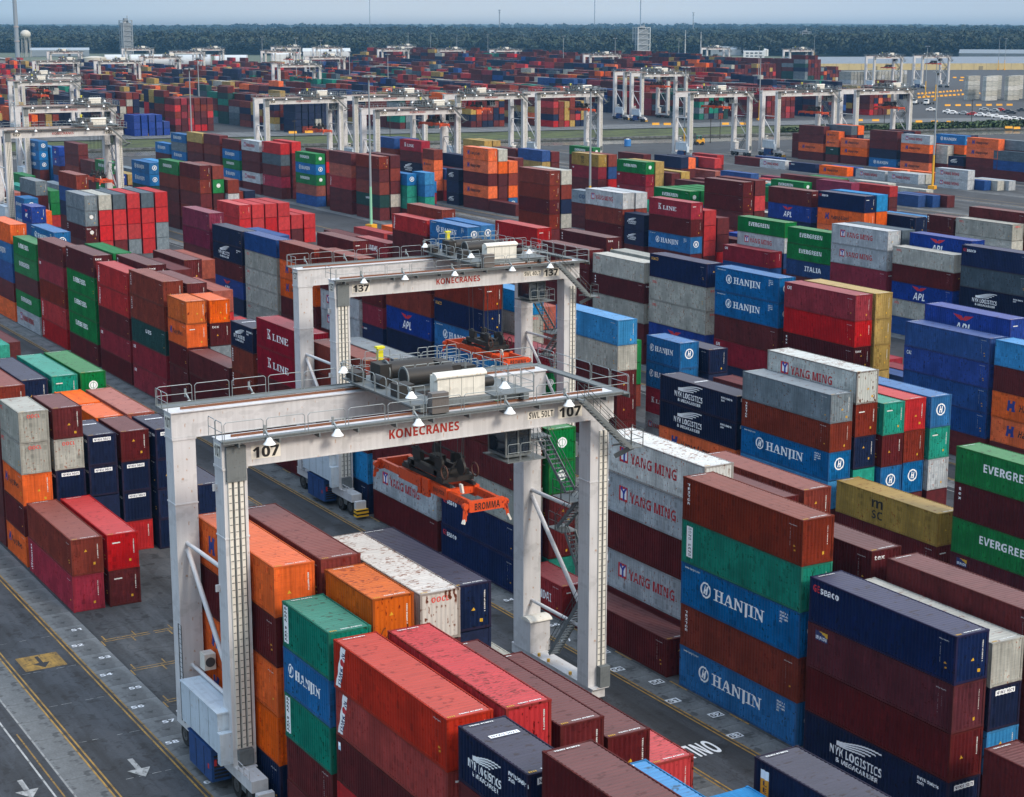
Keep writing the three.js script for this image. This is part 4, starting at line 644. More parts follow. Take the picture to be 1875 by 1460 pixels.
  mesh('bumper', um([box(-12.5, -11.5, .9, 1.6, 7.5, 7.9), ...guard([-12.6, 2.1, 5.2], [-12.6, 2.1, 7], .6, 1)]), M.crane, o);
  mesh('striped_block', um([box(-12.6, -11.4, .25, .9, 7.6, 8.2)]), M.stripe, o);
  // access stairs on the right side
  const st = [], sr = [];
  for (const [a, b, ac_] of [[[9.9, 21.33, 5.9], [13.4, 17.95, 5.9], 'z'], [[12.1, 17.1, -2.2], [12.1, 14.2, 1.3], 'x'], [[12.1, 14.1, 2.9], [12.1, 11.6, .3], 'x'], [[12.1, 11.5, 1.3], [12.1, 8.4, 3.5], 'x'], [[12.1, 8.2, 3.7], [12.1, 2.6, -.6], 'x']]) { const [p, q] = stairs(a, b, .75, ac_); st.push(...p); sr.push(...q); }
  const pl = [box(13.3, 14.3, 17.9, 17.96, 4.9, 6.3), box(11.4, 12.8, 17, 17.06, -3.4, -2.1), box(10.8, 12.8, 14.05, 14.1, 1.2, 3.3), box(11.5, 12.7, 11.45, 11.5, -.5, 1.3), box(11.5, 12.7, 8.15, 8.2, 3.2, 4.3), beam([12.75, 18, 5.2], [14.2, 18, 5.2], .1, .12), beam([13, 17.2, 5], [14.2, 17.9, 5.6], .08, .3)];
  const sm_ = mesh('stairway', um([...st, ...pl]), M.grate, o);
  mesh('handrail', um([...sr, ...guard([14.28, 17.96, 4.9], [14.28, 17.96, 6.3], 1.1, 1.4), ...guard([13.3, 17.96, 6.28], [14.28, 17.96, 6.28], 1.1, 1), ...guard([11.4, 17.06, -3.3], [11.4, 17.06, -2.1], 1.1, 1.2), ...guard([10.8, 14.1, 1.2], [10.8, 14.1, 3.3], 1.1, 1), ...guard([11.5, 11.5, -.4], [11.5, 11.5, 1.3], 1.1, 1), ...guard([11.5, 8.2, 3.3], [11.5, 8.2, 4.3], 1.1, 1)]), M.raildk, sm_);
  const cb = mesh('control_cabinet', um([box(11.35, 12.9, 2.1, 4.3, -3.35, -2.4)]), M.crane, o);
  { const g = new THREE.CylinderGeometry(.65, .65, 1.75, 12, 1, false, 0, Math.PI); g.rotateZ(Math.PI / 2); g.scale(1, .4, 1); const q = uvMetres(g); q.translate(12.12, 4.3, -2.88); mesh('cabinet_roof', q, M.cream, cb); }
  mesh('signal_lamp', um([cyl(11.5, 2.3, -.3, .11, .2), cyl(11.5, 2.3, 2.4, .11, .2), cyl(11.5, 2.3, -1.5, .11, .2)]), std('#d8a63c', { roughness: .3 }), o);
  mesh('reel_hook', um([box(-12.9, -12.65, 18.2, 18.6, 3.6, 3.7), box(-12.9, -12.65, 12.3, 12.7, 3.5, 3.6), box(12.75, 13.05, 10.2, 10.6, 4.2, 4.3)]), M.crane, o);
  // trolley
  const tr = mesh('trolley', um([box(-.4, -.05, 21.45, 21.85, -4.9, 4.7), box(6.6, 6.95, 21.45, 21.85, -4.9, 4.7), box(-.4, 6.95, 21.5, 21.85, 3.7, 4.2), box(-.4, 6.95, 21.5, 21.85, -4.2, -3.7), box(-1, 7.4, 21.85, 21.9, -4.9, 1.1), box(4.6, 7.4, 21.85, 21.9, 1.1, 4.6), box(-1, 1.1, 21.85, 21.9, 1.1, 4.6)]), M.grate, o);
  for (const z of [-2.4, .1]) { const d = mesh('hoist_drum', um([cyl(2.4, 22.6, z, .55, 3.2, 'x', 20)]), M.dark, tr); mesh('drum_flange', um([cyl(.85, 22.6, z, .68, .08, 'x', 20)]), M.grate, d); }
  for (const b of [box(.2, 1.0, 21.9, 23.1, -3.2, -1.8), box(4.3, 5.1, 21.9, 22.9, -3, -.4)]) mesh('gearbox', um([b]), M.dark, tr);
  for (const b of [cyl(-.2, 22.3, -1, .35, 1.1, 'z'), cyl(5.2, 22.3, 2.4, .3, 1, 'x')]) mesh('motor', um([b]), M.dark, tr);
  for (const b of [box(-.7, .3, 21.9, 22.7, 1.4, 2.6), box(5.6, 6.6, 21.9, 22.6, -2.4, -1.2), box(-.9, -.2, 22, 22.5, -4.4, -3)]) mesh('cabinet', um([b]), M.dark, tr);
  for (const [x, z] of [[-.2, 4.1], [6.75, 4.1], [-.2, -4], [6.75, -4]]) mesh('trolley_wheel', um([cyl(x, 21.55, z, .2, .3, 'z')]), M.dark, tr);
  const mh = mesh('machinery_house', um([box(1.25, 4.45, 21.9, 23.2, 2.75, 3.72)]), M.cream, tr);
  { const g = new THREE.CylinderGeometry(.58, .58, 3.4, 20, 1, false, -Math.PI / 2, Math.PI); g.rotateZ(-Math.PI / 2); g.scale(1, .42, 1); const q = uvMetres(g); q.translate(2.85, 23.16, 3.24); mesh('house_roof', q, M.cream, mh); }
  mesh('panel_seam', um([2.05, 2.85, 3.65].map((x) => box(x, x + .02, 21.95, 23.1, 3.72, 3.73)).concat([box(1.2, 4.5, 23.05, 23.14, 3.7, 3.78)])), M.grate, mh);
  mesh('cable_cabinet', um([box(.05, 1.15, 21.42, 22.62, 4.72, 5.3)]), std('#6a6664', { map: rep(craneTex, 1 / 2), roughness: .5, metalness: .3 }), tr);
  mesh('guard_rail', um([...guard([-1, 21.9, -4.85], [7.4, 21.9, -4.85], 1.1, 1.4), ...guard([-1, 21.9, -4.85], [-1, 21.9, 4.6], 1.1, 1.5), ...guard([7.4, 21.9, -4.85], [7.4, 21.9, 4.6], 1.1, 1.5), ...guard([4.7, 21.9, 4.55], [7.4, 21.9, 4.55], 1.1, 1.3), ...guard([-1, 21.9, 4.55], [0, 21.9, 4.55], 1.1, 1), ...guard([1.2, 21.9, -.8], [6.5, 21.9, -.8], 1.2, .9), ...guard([3.6, 22.6, -3.4], [6.4, 22.6, -3.4], 1, .7), ...guard([.2, 22.6, -4], [2, 22.6, -4], 1, .8)]), M.rail, tr);
  mesh('yellow_housing', um([box(1.3, 1.65, 22.9, 23.7, -4.6, -4.3), box(1.2, 1.75, 23.62, 23.75, -4.65, -4.25)]), M.yellowbox, tr);
  for (const [x, z] of [[-1.1, -4.6], [-.9, 4.2], [5.2, 4.5]]) { const l = mesh('flood_light', um([bar([x, 22.2, z], [x, 22.9, z], .05), box(x - .1, x + .1, 22.8, 22.95, z, z + .25)]), M.rail, tr); const g = shade.clone(); g.translate(x, 22.4, z + .3); mesh('lamp_shade', g, M.lampshade, l); }
  const cab = mesh('operator_cab', um([box(5.9, 7.7, 17.7, 17.85, 1.5, 3.7), box(5.9, 7.7, 19.3, 19.5, 1.5, 3.7), ...[[5.9, 1.5], [7.6, 1.5], [5.9, 3.6], [7.6, 3.6], [6.75, 3.6]].map(([x, z]) => box(x, x + .1, 17.85, 19.3, z, z + .1)), box(6.2, 6.4, 19.5, 21.5, 2.4, 2.6), box(7.2, 7.4, 19.5, 21.5, 2.4, 2.6), box(5.7, 8.4, 17.5, 17.56, 1.2, 4.3)]), M.grate, tr);
  mesh('cab_glass', um([box(5.95, 7.65, 17.85, 19.3, 1.56, 3.62)]), M.glass, tr);
  mesh('cab_rail', um([...guard([5.7, 17.56, 4.28], [8.4, 17.56, 4.28], 1.1, .9), ...guard([8.38, 17.56, 1.2], [8.38, 17.56, 4.28], 1.1, 1)]), M.rail, tr);
  // head block and telescopic spreader, hanging at height zero here
  const sp = mesh('spreader', um([box(2.05, 2.4, .1, .8, -3.2, 3.2), box(4.0, 4.35, .1, .8, -3.2, 3.2), box(2.12, 2.34, .2, .68, -6, 6), box(4.06, 4.28, .2, .68, -6, 6), box(2.0, 4.4, .05, .7, 5.85, 6.15), box(2.0, 4.4, .05, .7, -6.15, -5.85), box(2.4, 4, .35, .75, -.6, -.2), box(2.4, 4, .35, .75, .2, .6), box(2.4, 4, .3, .7, -3.1, -2.8), box(2.4, 4, .3, .7, 2.8, 3.1), box(1.85, 2.05, -.15, .95, .4, 1.2), box(1.85, 2.05, -.15, .95, -.2, .2), box(4.35, 4.5, -.1, .8, 1.2, 2.2), box(2.6, 3.6, .75, 1.2, 1.6, 2.2)]), M.spread, o);
  const fl = []; for (const x of [1.85, 4.55]) for (const z of [5.95, -5.95]) { fl.push(cyl(x, .4, z, .2, .3, 'z', 10), beam([x, .5, z], [x + (x < 3 ? -.12 : .14), -.45, z + Math.sign(z) * .1], .2, .16), box(x - .1, x + .1, -.12, .06, z - .1, z + .1)); }
  mesh('flipper', um(fl), M.spread, sp);
  mesh('flipper_tip', um([beam([4.68, -.35, 6.05], [4.85, -.75, 6.12], .22, .12), beam([1.72, -.35, 6.05], [1.6, -.6, 6.1], .2, .12), beam([2.5, .8, 4.4], [2.4, 1.35, 4.4], .3, .12)]), M.cream, sp);
  const hb = mesh('head_block', um([box(2.2, 2.6, 1.2, 1.6, -2.2, 2.2), box(3.8, 4.2, 1.2, 1.6, -2.2, 2.2), box(2.2, 4.2, 1.25, 1.55, -1.7, -1.3), box(2.2, 4.2, 1.25, 1.55, 1.3, 1.7), box(2.1, 4.3, 1.0, 1.3, -2.6, -1.8), box(2.1, 4.3, 1.0, 1.3, 1.8, 2.6), ...[[2.5, -1.5], [3.9, -1.5], [2.5, 1.5], [3.9, 1.5]].map(([x, z]) => cyl(x, 2.0, z, .48, .18, 'x', 18)), cyl(3.2, 2.0, 3, .5, .15, 'x', 18), box(2.85, 3.5, 1.7, 2.15, -.5, .5), box(2.3, 2.5, .8, 1.0, -3.2, 3.2), box(3.9, 4.1, .8, 1.0, -3.2, 3.2), box(2.3, 2.6, 1.7, 2.3, -.9, -.7), box(3.8, 4.1, 1.7, 2.3, .5, .8), bar([2.4, 2.3, -2], [2.4, 2.3, 2], .06), bar([4, 2.3, -2], [4, 2.3, 2], .06), bar([2.3, 1.3, 2.5], [4.2, 2.2, 1.2], .06)]), M.dark, sp);
  { const t = new THREE.TorusGeometry(.42, .05, 6, 18); t.rotateY(Math.PI / 2); const t2 = t.clone(); t.translate(2.2, 1.7, 2.7); t2.translate(4.2, 1.7, 2.9); mesh('cable_reel', um([t, t2]), std('#4a2d22', { roughness: .7 }), sp); }
  mesh('lettering', front(3.2, .38, 6.158, 1.9, .56), plate('BROMMA', 1.9, .56, '#15110e', null), sp);
  { const g = new THREE.PlaneGeometry(1.6, .34); g.rotateY(-Math.PI / 2); g.translate(2.044, .46, 2.2); mesh('lettering', g, plate('ONE PICK', 1.6, .34, '#1b1410', null), sp); }
  const nm = mesh('lettering', front(-.18, 20.4, 4.716, 5.1, .72), plate('KONECRANES', 5.1, .72, '#96200f', null, 'bold'), o); nm.castShadow = false;
  return o;
}
M.stripe = std('#ffffff', { map: canvasTex(64, 64, (c, W) => { c.fillStyle = '#151515'; c.fillRect(0, 0, W, W); c.strokeStyle = '#d9a514'; c.lineWidth = 9; for (let i = -4; i < 8; i++) { c.beginPath(); c.moveTo(i * 22, 0); c.lineTo(i * 22 + 64, 64); c.stroke(); } }), roughness: .6 });
M.yellowbox = std('#c9c21a', { roughness: .6 });
function ropes(o, y) {      // hoist ropes down to the head block
  const sp = o.children.find((c) => c.name === 'spreader'), dx = sp.position.x, l = [];
  for (const x of [2.45, 3.95]) for (const z of [-1.9, -1.1, 1.1, 1.9]) l.push(bar([x + dx, y + 2, z], [x + dx + (x - 3.2) * .3, 21.6, z * .9], .025, 4));
  l.push(bar([3.2 + dx, y + 2.2, 3], [3.4 + dx, 21.5, 3], .03, 4));
  mesh('hoist_rope', um(l), M.raildk, o);
}
const crane0 = makeCrane('nearest white gantry crane, numbered 107, straddling the rows in front');
const dressed = [];
function placeCrane(cx, cz, no, trolley, hang, label, swl) {
  const first = !dressed.length, o = first ? crane0 : crane0.clone();
  if (!first) { o.name = numbered('gantry_crane'); scene.add(o); o.userData = { ...o.userData, label }; for (const c of o.children.filter((q) => q.name === 'hoist_rope' || q.userData.own)) o.remove(c); }
  dressed.push(o); o.position.set(cx, 0, cz); o.userData.label = label;
  const tr = o.children.find((c) => c.name === 'trolley'), sp = o.children.find((c) => c.name === 'spreader');
  tr.position.x = trolley; sp.position.x = trolley; sp.position.y = hang; ropes(o, hang);
  if (no) {
    const m = plate(no, 1.75, .78, '#101012', '#d9d6cb'), own = (q) => { q.userData.own = true; q.castShadow = false; return q; };
    own(mesh('number_plate', front(-10.1, 20.38, 4.715, 1.75, .78), m, o)); own(mesh('number_plate', front(9.88, 20.38, 4.715, 1.75, .78), m, o));
    if (swl) own(mesh('capacity_plate', front(7.8, 20.43, 4.714, 1.9, .5), plate(swl, 1.9, .5, '#101012', '#d9d6cb'), o));
    for (const z of [4.1, -4]) { const g = new THREE.PlaneGeometry(.95, .8); g.rotateY(-Math.PI / 2); g.translate(-12.715, 20.6, z); own(mesh('number_plate', g, m, o)); }
  }
  return o;
}
placeCrane(45.85, -92.75, '107', 0, 15.35, 'nearest white gantry crane, numbered 107, straddling the rows in front', 'SWL 50LT');
placeCrane(76.6, -144.9, '137', 2.2, 12.0, 'second white gantry crane, numbered 137, just behind the nearest one', 'SWL 40LT');
placeCrane(107.5, -377.7, '127', 5.2, 9.5, 'white gantry crane numbered 127 at the left edge, beyond the red boxes');
placeCrane(138.4, -478, '129', 4.6, 16, 'white gantry crane numbered 129 on the left, right behind crane 127');
placeCrane(214, -418.7, '153', 4, 16.5, 'white gantry crane numbered 153, lower of the overlapping pair in mid picture');
placeCrane(214, -493, '154', 3.6, 11, 'white gantry crane numbered 154 in front of the navy blue boxes');
placeCrane(245, -497, '42', 4.2, 16, 'white gantry crane numbered 42 directly behind crane 153');
placeCrane(276, -488, '91', -6, 16.5, 'white gantry crane numbered 91 beside the grass strip');
placeCrane(307, -491, '92', 4.4, 15, 'white gantry crane numbered 92, right neighbour of crane 91, leg to leg with it');
placeCrane(349.5, -466, '88', -2, 16, 'white gantry crane numbered 88 right of the tall light mast');
placeCrane(380.5, -460, '97', 3.4, 13.5, 'white gantry crane numbered 97 with its red spreader near the right');
placeCrane(411.5, -457, '117', 3.4, 14.5, 'white gantry crane numbered 117, rightmost of the row by the grass');
const rear = [[190, -683, 'far-left crane over green boxes, just beyond crane 129'], [212, -755, 'far-left crane, second beyond crane 129'], [294, -1029, 'far-left crane over orange boxes beside the white shed'], [393, -1350, 'far-left crane highest in its line, below the wooded ridge'], [325, -1011, 'crane over mixed boxes, left one of the pair by the white tanks'], [389, -1120, 'crane over mixed boxes, right one of the pair by the white tanks'], [490, -1467, 'distant crane in front of the long silver tanks'], [474, -1302, 'distant crane right of the silver tanks'], [542, -1437, 'small crane on the skyline of the far yard, left of centre'], [546, -1295, 'distant crane left of the white shed'], [636, -1490, 'distant crane touching the white shed'], [661, -1455, 'distant crane right of the white shed'], [385, -888, 'crane over the maroon row beyond the navy blue boxes'], [482, -1065, 'crane in mid distance above the girder of the crane pair at centre left'], [659, -1319, 'distant crane, left one of the pair at picture centre'], [753, -1490, 'smallest crane at picture centre'], [696, -1290, 'distant crane left of the ship-shaped white house'], [731, -1258, 'distant crane right of the white house'], [681, -1038, 'crane above the tan stacked boxes right of centre'], [460, -654, 'crane over the dark boxes beyond the grass, right of centre'], [463, -672, 'crane close behind the one over the dark boxes'], [947, -1261, 'distant crane before the round white tank'], [940, -1139, 'distant crane before the grey factory tower'], [813, -896, 'crane over the white reefers at the right'], [850, -890, 'rightmost crane, beside the one over the white reefers']];
rear.forEach(([x, z, l], i) => placeCrane(x, z, null, -6 + 12 * hash(i, 5, 1), 13 + 3 * hash(i, 6, 1), 'white gantry ' + l));

// ---------------------------------------------------------------- light masts, with their yellow bases
M.mast = std('#8b949b', { roughness: .5, metalness: .4 });
M.mastyellow = std('#c99a1b', { roughness: .6 }); M.mastmint = std('#7fb89a', { roughness: .6 });
let mast0 = null;
function placeMast(x, z, h, lower, label) {
  const o = thing('light_mast', label, 'light mast', x, 0, z, hash(x, z) * 3, 'tall light masts of the yard');
  mesh('pole', um([cyl(0, 9 + (h - 9) / 2, 0, .26, h - 9, 'y', 10, .15)]), M.mast, o);
  mesh('pole_foot', um([cyl(0, 4.9, 0, .32, 8.2, 'y', 10, .26)]), lower, o);
  mesh('base_block', um([box(-.9, .9, 0, .9, -.9, .9)]), M.yellow, o);
  const hd = mesh('lamp_ring', um([cyl(0, h, 0, .55, .35, 'y', 12), cyl(0, h - .5, 0, .3, .7, 'y', 10)]), M.raildk, o);
  for (let i = 0; i < 6; i++) { const a = i * Math.PI / 3; mesh('flood_light', um([box(Math.cos(a) * 1.1 - .32, Math.cos(a) * 1.1 + .32, h - .25, h + .1, Math.sin(a) * 1.1 - .32, Math.sin(a) * 1.1 + .32), bar([0, h, 0], [Math.cos(a) * 1.1, h, Math.sin(a) * 1.1], .05, 4)]), M.mast, hd); }
}
[[164, -340, 32.4, 1, 'tall light mast with mint-green foot on a yellow block, left of centre'], [206, -318, 30, 0, 'tall grey light mast with yellow foot, right of centre among the containers'], [192, -526, 29.5, 0, 'light mast with yellow foot behind the dark green box at left'], [259, -699, 29, 0, 'light mast behind the blue boxes, second from left by the grass'], [333, -346, 30.8, 0, 'tall light mast with long yellow foot near the right edge'], [347, -478, 29, 0, 'light mast with yellow foot beside crane 88'], [501, -633, 28.7, 0, 'light mast with yellow foot beyond the grass between cranes 88 and 97'], [415, -837, 27, 0, 'light mast with yellow foot behind crane 153'],
  [580, -1409, 31, 0, 'distant light mast, first from left on the skyline row'], [477, -1100, 33, 0, 'distant light mast in the gap left of crane row centre'], [481, -1069, 31.6, 0, 'distant light mast close to its neighbour left of centre'], [459, -978, 26, 0, 'light mast behind the crane 42 girder'], [938, -1838, 31, 0, 'distant mast right of the white shed'], [895, -1701, 31, 0, 'distant mast in front of the wood at centre'], [952, -1746, 29, 0, 'distant mast over the blue drums'], [835, -1470, 32, 0, 'distant mast near the ship-shaped white house'], [1288, -2165, 26, 0, 'far mast standing before the wood, right of centre'],
  [682, -1090, 33.5, 0, 'light mast with yellow foot in front of the maroon box wall'], [719, -1078, 32, 0, 'light mast in front of the tan boxes'], [1055, -1466, 27, 0, 'mast above the long dark red box row'], [729, -923, 28, 0, 'light mast before the dark green boxes'], [747, -786, 29.5, 0, 'light mast behind crane 117'], [712, -741, 24, 0, 'light mast with yellow foot by the yellow barriers'], [1218, -1188, 29, 0, 'left mast of the pair on the yellow warehouse'], [1223, -1185, 28.5, 0, 'right mast of the pair on the yellow warehouse'], [1450, -1726, 26, 0, 'mast left of the white warehouse'], [1750, -2030, 25, 0, 'mast in front of the right wood'], [213, -802, 26.7, 0, 'light mast at the far left edge']].forEach(([x, z, h, m, l]) => placeMast(x, z, h, m ? M.mastmint : M.mastyellow, l));

// ---------------------------------------------------------------- small things by the grass strip and the gate
function barrier(w, where) { return tag(mesh('traffic_barrier', barrierGeo(w), M.yellow), 'yellow concrete barrier block ' + where, 'barrier', 'yellow barriers ' + where); }
const bg = {};
function barrierGeo(w) { if (bg[w]) return bg[w]; const s = new THREE.Shape([[-.4, 0], [.4, 0], [.4, .15], [.18, .4], [.12, .95], [-.12, .95], [-.18, .4], [-.4, .15]].map(([a, b]) => new THREE.Vector2(a, b))); const g = new THREE.ExtrudeGeometry(s, { depth: w, bevelEnabled: false }); g.translate(0, 0, -w / 2); g.rotateY(Math.PI / 2); return bg[w] = uvMetres(g); }
for (const [x0, z0, x1, z1, n, where] of [[684, -782, 731, -799, 9, 'in the line left of the curved road'], [765, -811, 825, -836, 13, 'in the upper of two rows before the reefers'], [728, -771, 802, -797, 15, 'in the lower of two rows before the reefers'], [551, -583, 560, -573, 3, 'in the short row below crane 117'], [672, -690, 704, -677, 7, 'in the row behind the parked cars'], [535, -604, 541, -600, 2, 'in the pair below crane 97'], [1013, -1034, 1034, -1022, 5, 'in the far row by the yellow warehouse'], [969, -982, 972, -968, 3, 'in the far short row under the yellow warehouse'], [597, -665, 591, -648, 7, 'in the line beside the white tractor trucks'], [553, -545, 552, -526, 5, 'in the row at the right edge by the shrubs'], [226, -667, 236, -665, 2, 'before the royal blue boxes at left'], [280, -651, 287, -651, 2, 'before the navy boxes under crane 154'], [439, -626, 443, -623, 2, 'left of the forklift beyond the grass'], [466, -612, 473, -609, 2, 'right of the cream crane wheels beyond the grass']])
  for (let i = 0; i < n; i++) { const t = n > 1 ? i / (n - 1) : 0, b = barrier(3.2, where); b.position.set(x0 + (x1 - x0) * t, .006, z0 + (z1 - z0) * t); b.rotation.y = (x1 - x0 > 30 ? -Math.atan2(z1 - z0, x1 - x0) : -.3) + (hash(x0, i) - .5) * .3; }

function carParts(o, paint, kind) {
  const body = new THREE.Shape([[-2.3, .35], [2.3, .35], [2.32, .75], [2.1, .95], [1.1, 1.02], [.5, 1.55], [-1.0, 1.6], [-1.75, 1.08], [-2.3, 1.0]].map(([a, b]) => new THREE.Vector2(a, b)));
  const pick = new THREE.Shape([[-2.7, .5], [2.5, .5], [2.52, .95], [2.35, 1.12], [1.3, 1.18], [.8, 1.8], [-.4, 1.82], [-.5, 1.2], [-2.7, 1.2]].map(([a, b]) => new THREE.Vector2(a, b)));
  const g = new THREE.ExtrudeGeometry(kind ? pick : body, { depth: 1.5, bevelEnabled: true, bevelSize: .12, bevelThickness: .14, bevelSegments: 2 }); g.translate(0, 0, -.75);
  mesh('body', uvMetres(g), paint, o);
  mesh('window', um(kind ? [box(-.25, .85, 1.25, 1.68, -.93, .93), box(.7, 1.25, 1.2, 1.62, -.6, .6)] : [box(-1.2, .6, 1.08, 1.46, -.91, .91)]), M.glass, o);
  for (const x of [-1.45, 1.45]) for (const z of [-.8, .8]) mesh('wheel', cyl(x, .36, z, .36, .26, 'z', 14), M.tyre, o);
}
const carPaint = { white: std('#d5d8da', { roughness: .3 }), red: std('#9c1d22', { roughness: .3 }), dark: std('#2b3138', { roughness: .3 }), silver: std('#8f979d', { roughness: .3 }) };
[[626, -654, 'white', 1, 'white pickup nearest the right-hand light mast'], [620, -636, 'white', 1, 'white pickup second in the parked row'], [614, -627, 'white', 0, 'white car third in the parked row'], [616, -622, 'silver', 0, 'silver car fourth in the parked row'], [615, -615, 'red', 0, 'red car in the middle of the parked row'], [612, -607, 'white', 0, 'white car just right of the red car'], [611, -600, 'white', 1, 'white pickup second to the right of the red car'], [607, -591, 'white', 1, 'white pickup third to the right of the red car'], [604, -583, 'white', 0, 'white car fourth to the right of the red car'], [601, -575, 'white', 0, 'white car next to last at the right edge'], [596, -566, 'white', 1, 'white pickup last at the right edge'], [652, -644, 'silver', 0, 'silver car in the rear dark group'], [647, -632, 'silver', 0, 'light silver car at the front of the rear group'], [648, -624, 'dark', 0, 'dark car in the middle of the rear group'], [640, -614, 'dark', 0, 'dark car at the right of the rear group'], [655, -636, 'red', 0, 'red car at the back of the rear group'], [662, -628, 'dark', 1, 'dark pickup at the back of the rear group']].forEach(([x, z, c, k, l]) => { const o = thing('parked_car', l, 'car', x, 0, z, 2.1 + hash(x, z) * .3, 'cars parked by the gate'); carParts(o, carPaint[c], k); });
function truck(x, z, ry, cabc, load, label) {
  const o = thing('yard_truck', label, 'truck', x, 0, z, ry, 'trucks in the far yard');
  mesh('cab', um([box(4.2, 6.2, .9, 3.2, -1.15, 1.15), box(6.2, 7.0, .9, 1.9, -1.0, 1.0)]), std(cabc, { roughness: .4 }), o); mesh('windscreen', um([box(6.19, 6.24, 2.05, 2.95, -1.0, 1.0)]), M.glass, o);
  mesh('chassis', um([box(-7, 5, .85, 1.15, -.5, .5)]), M.dark, o);
  for (const X of [-6.2, -5, 3, 4.1, 6]) for (const s of [-.95, .95]) mesh('wheel', cyl(X, .5, s, .5, .4, 'z', 14), M.tyre, o);
  if (load) mesh('load', um([box(-7.2, 3.8, 1.2, 3.8, -1.2, 1.2)]), std(load, { map: wearTex, roughness: .6 }), o);
}
truck(673, -714, -2.6, '#d9dcdc', null, 'white tractor truck parked at left of two under crane 117'); truck(674, -706, -2.6, '#d9dcdc', null, 'white tractor truck parked at right of two under crane 117'); truck(610, -679, .6, '#c9cdd0', '#5a2228', 'truck with a maroon box between cranes 97 and 117'); truck(640, -722, 1.3, '#b9bcc0', '#6b2a2c', 'truck with a red-brown box on the curved road');
{
  const o = thing('forklift', 'yellow and green forklift parked by the canal edge', 'forklift', 381, 0, -516, 2.8);
  mesh('body', um([box(-2, 1, .6, 1.9, -1, 1), box(-1.9, -1.2, 1.9, 2.3, -.9, .9)]), M.yellow, o); mesh('mast', um([box(1.3, 1.5, .2, 4.2, -.8, -.6), box(1.3, 1.5, .2, 4.2, .6, .8), box(1.3, 1.4, 3.9, 4.1, -.7, .7), box(1.5, 3, .2, .3, -.7, -.5), box(1.5, 3, .2, .3, .5, .7)]), M.dark, o); mesh('cab', um([box(-.9, -.8, 1.9, 3.2, -.8, .8), box(.6, .7, 1.9, 3.2, -.8, .8), box(-1, .8, 3.2, 3.3, -.9, .9)]), std('#1e6a4c'), o);
  for (const x of [-1.2, .8]) for (const s of [-1, 1]) mesh('wheel', cyl(x, .6, s, .6, .4, 'z', 14), M.tyre, o);
  const w = thing('water_tank', 'small blue plastic tank standing by the canal', 'tank', 354, 0, -522); mesh('barrel', cyl(0, 1.3, 0, 1.2, 2.4, 'y', 20), std('#2a6fb0', { roughness: .5 }), w); mesh('lid', cyl(0, 2.6, 0, .6, .25, 'y', 16), std('#d5dadc'), w);
}
[[390, -521, 9.5], [408, -539, 9], [420, -547, 8.5], [518, -569, 9.5], [300, -604, 9], [264, -612, 8], [560, -560, 11], [585, -552, 12], [612, -560, 12], [598, -540, 10], [640, -580, 11]].forEach(([x, z, h], i) => { const o = thing('utility_pole', `dark wooden utility pole, ${ORD[i]} of those along the canal, counted from the forklift`, 'pole', x, -.2, z, 0, 'poles along the canal'); mesh('post', cyl(0, h / 2, 0, .16, h, 'y', 8, .11), std('#2d2925', { roughness: .9 }), o); mesh('crossarm', um([box(-.9, .9, h - .7, h - .55, -.08, .08), cyl(-.7, h - .45, 0, .06, .2), cyl(.7, h - .45, 0, .06, .2)]), std('#3a342d', { roughness: .9 }), o); });

// ---------------------------------------------------------------- buildings far behind the yard
const ang = (x, z) => Math.atan2(x, -z);
const W_ = (c, r = .6) => std(c, { map: rep(craneTex, 1 / 20), roughness: r });
function shed(name, label, x, z, w, d, h, ry, wall, roofc, opt = {}) {
  const o = thing(name, label, 'building', x, -.5, z, ry);
  mesh('wall', um([box(-w / 2, w / 2, 0, h, -d, 0)]), W_(wall), o);
  const s = new THREE.Shape([[0, h], [-d, h], [-d / 2, h + (opt.rise ?? d * .08)]].map(([a, b]) => new THREE.Vector2(a, b))); const g = new THREE.ExtrudeGeometry(s, { depth: w + 1, bevelEnabled: false }); g.rotateY(-Math.PI / 2); g.translate(w / 2 + .5, .02, 0);
  const rf = mesh('roof', uvMetres(g), W_(roofc), o);
  if (opt.seams) for (let i = 1; i < opt.seams; i++) mesh('wall_seam', um([box(-w / 2 + w * i / opt.seams - .15, -w / 2 + w * i / opt.seams + .15, 0, h, 0, .12)]), W_('#8d8468'), o);
  for (const [a, b, y0, y1, c] of opt.doors || []) mesh(y0 > 1 ? 'window' : 'door', um([box(a, b, y0, y1, 0, .15)]), W_(c), o);
  return o;
}
const facing = (x, z) => -ang(x, z);
shed('warehouse', 'long warehouse with yellow wall and blue-grey roof behind the reefers', 1170, -1218, 260, 95, 6.4, -.45, '#b8a877', '#66717c', { seams: 22, rise: 5.2, doors: [[40, 44, 0, 4, '#80775a'], [90, 94, 0, 4, '#80775a'], [-60, -56, 0, 4, '#80775a']] });
shed('warehouse', 'wide white warehouse in front of the right-hand wood', 1868, -1990, 104, 60, 13, facing(1868, -1990), '#c3cbd0', '#9aa4ac', { rise: 1.5, seams: 3 });
shed('shed', 'low white shed left of the wide white warehouse', 1953, -2190, 36, 20, 5.4, facing(1953, -2190), '#c8cdd0', '#aeb6bb', { rise: .8 });
shed('shed', 'teal-roofed shed on the right', 1755, -1743, 52, 40, 5, facing(1755, -1743), '#2f6d6a', '#3f8a86', { rise: 4.5 });
shed('shed', 'long low shed with a teal roof left of the teal-roofed one', 1684, -1750, 66, 20, 4.4, facing(1684, -1750), '#6a7f82', '#357a78', { rise: 1.6 });
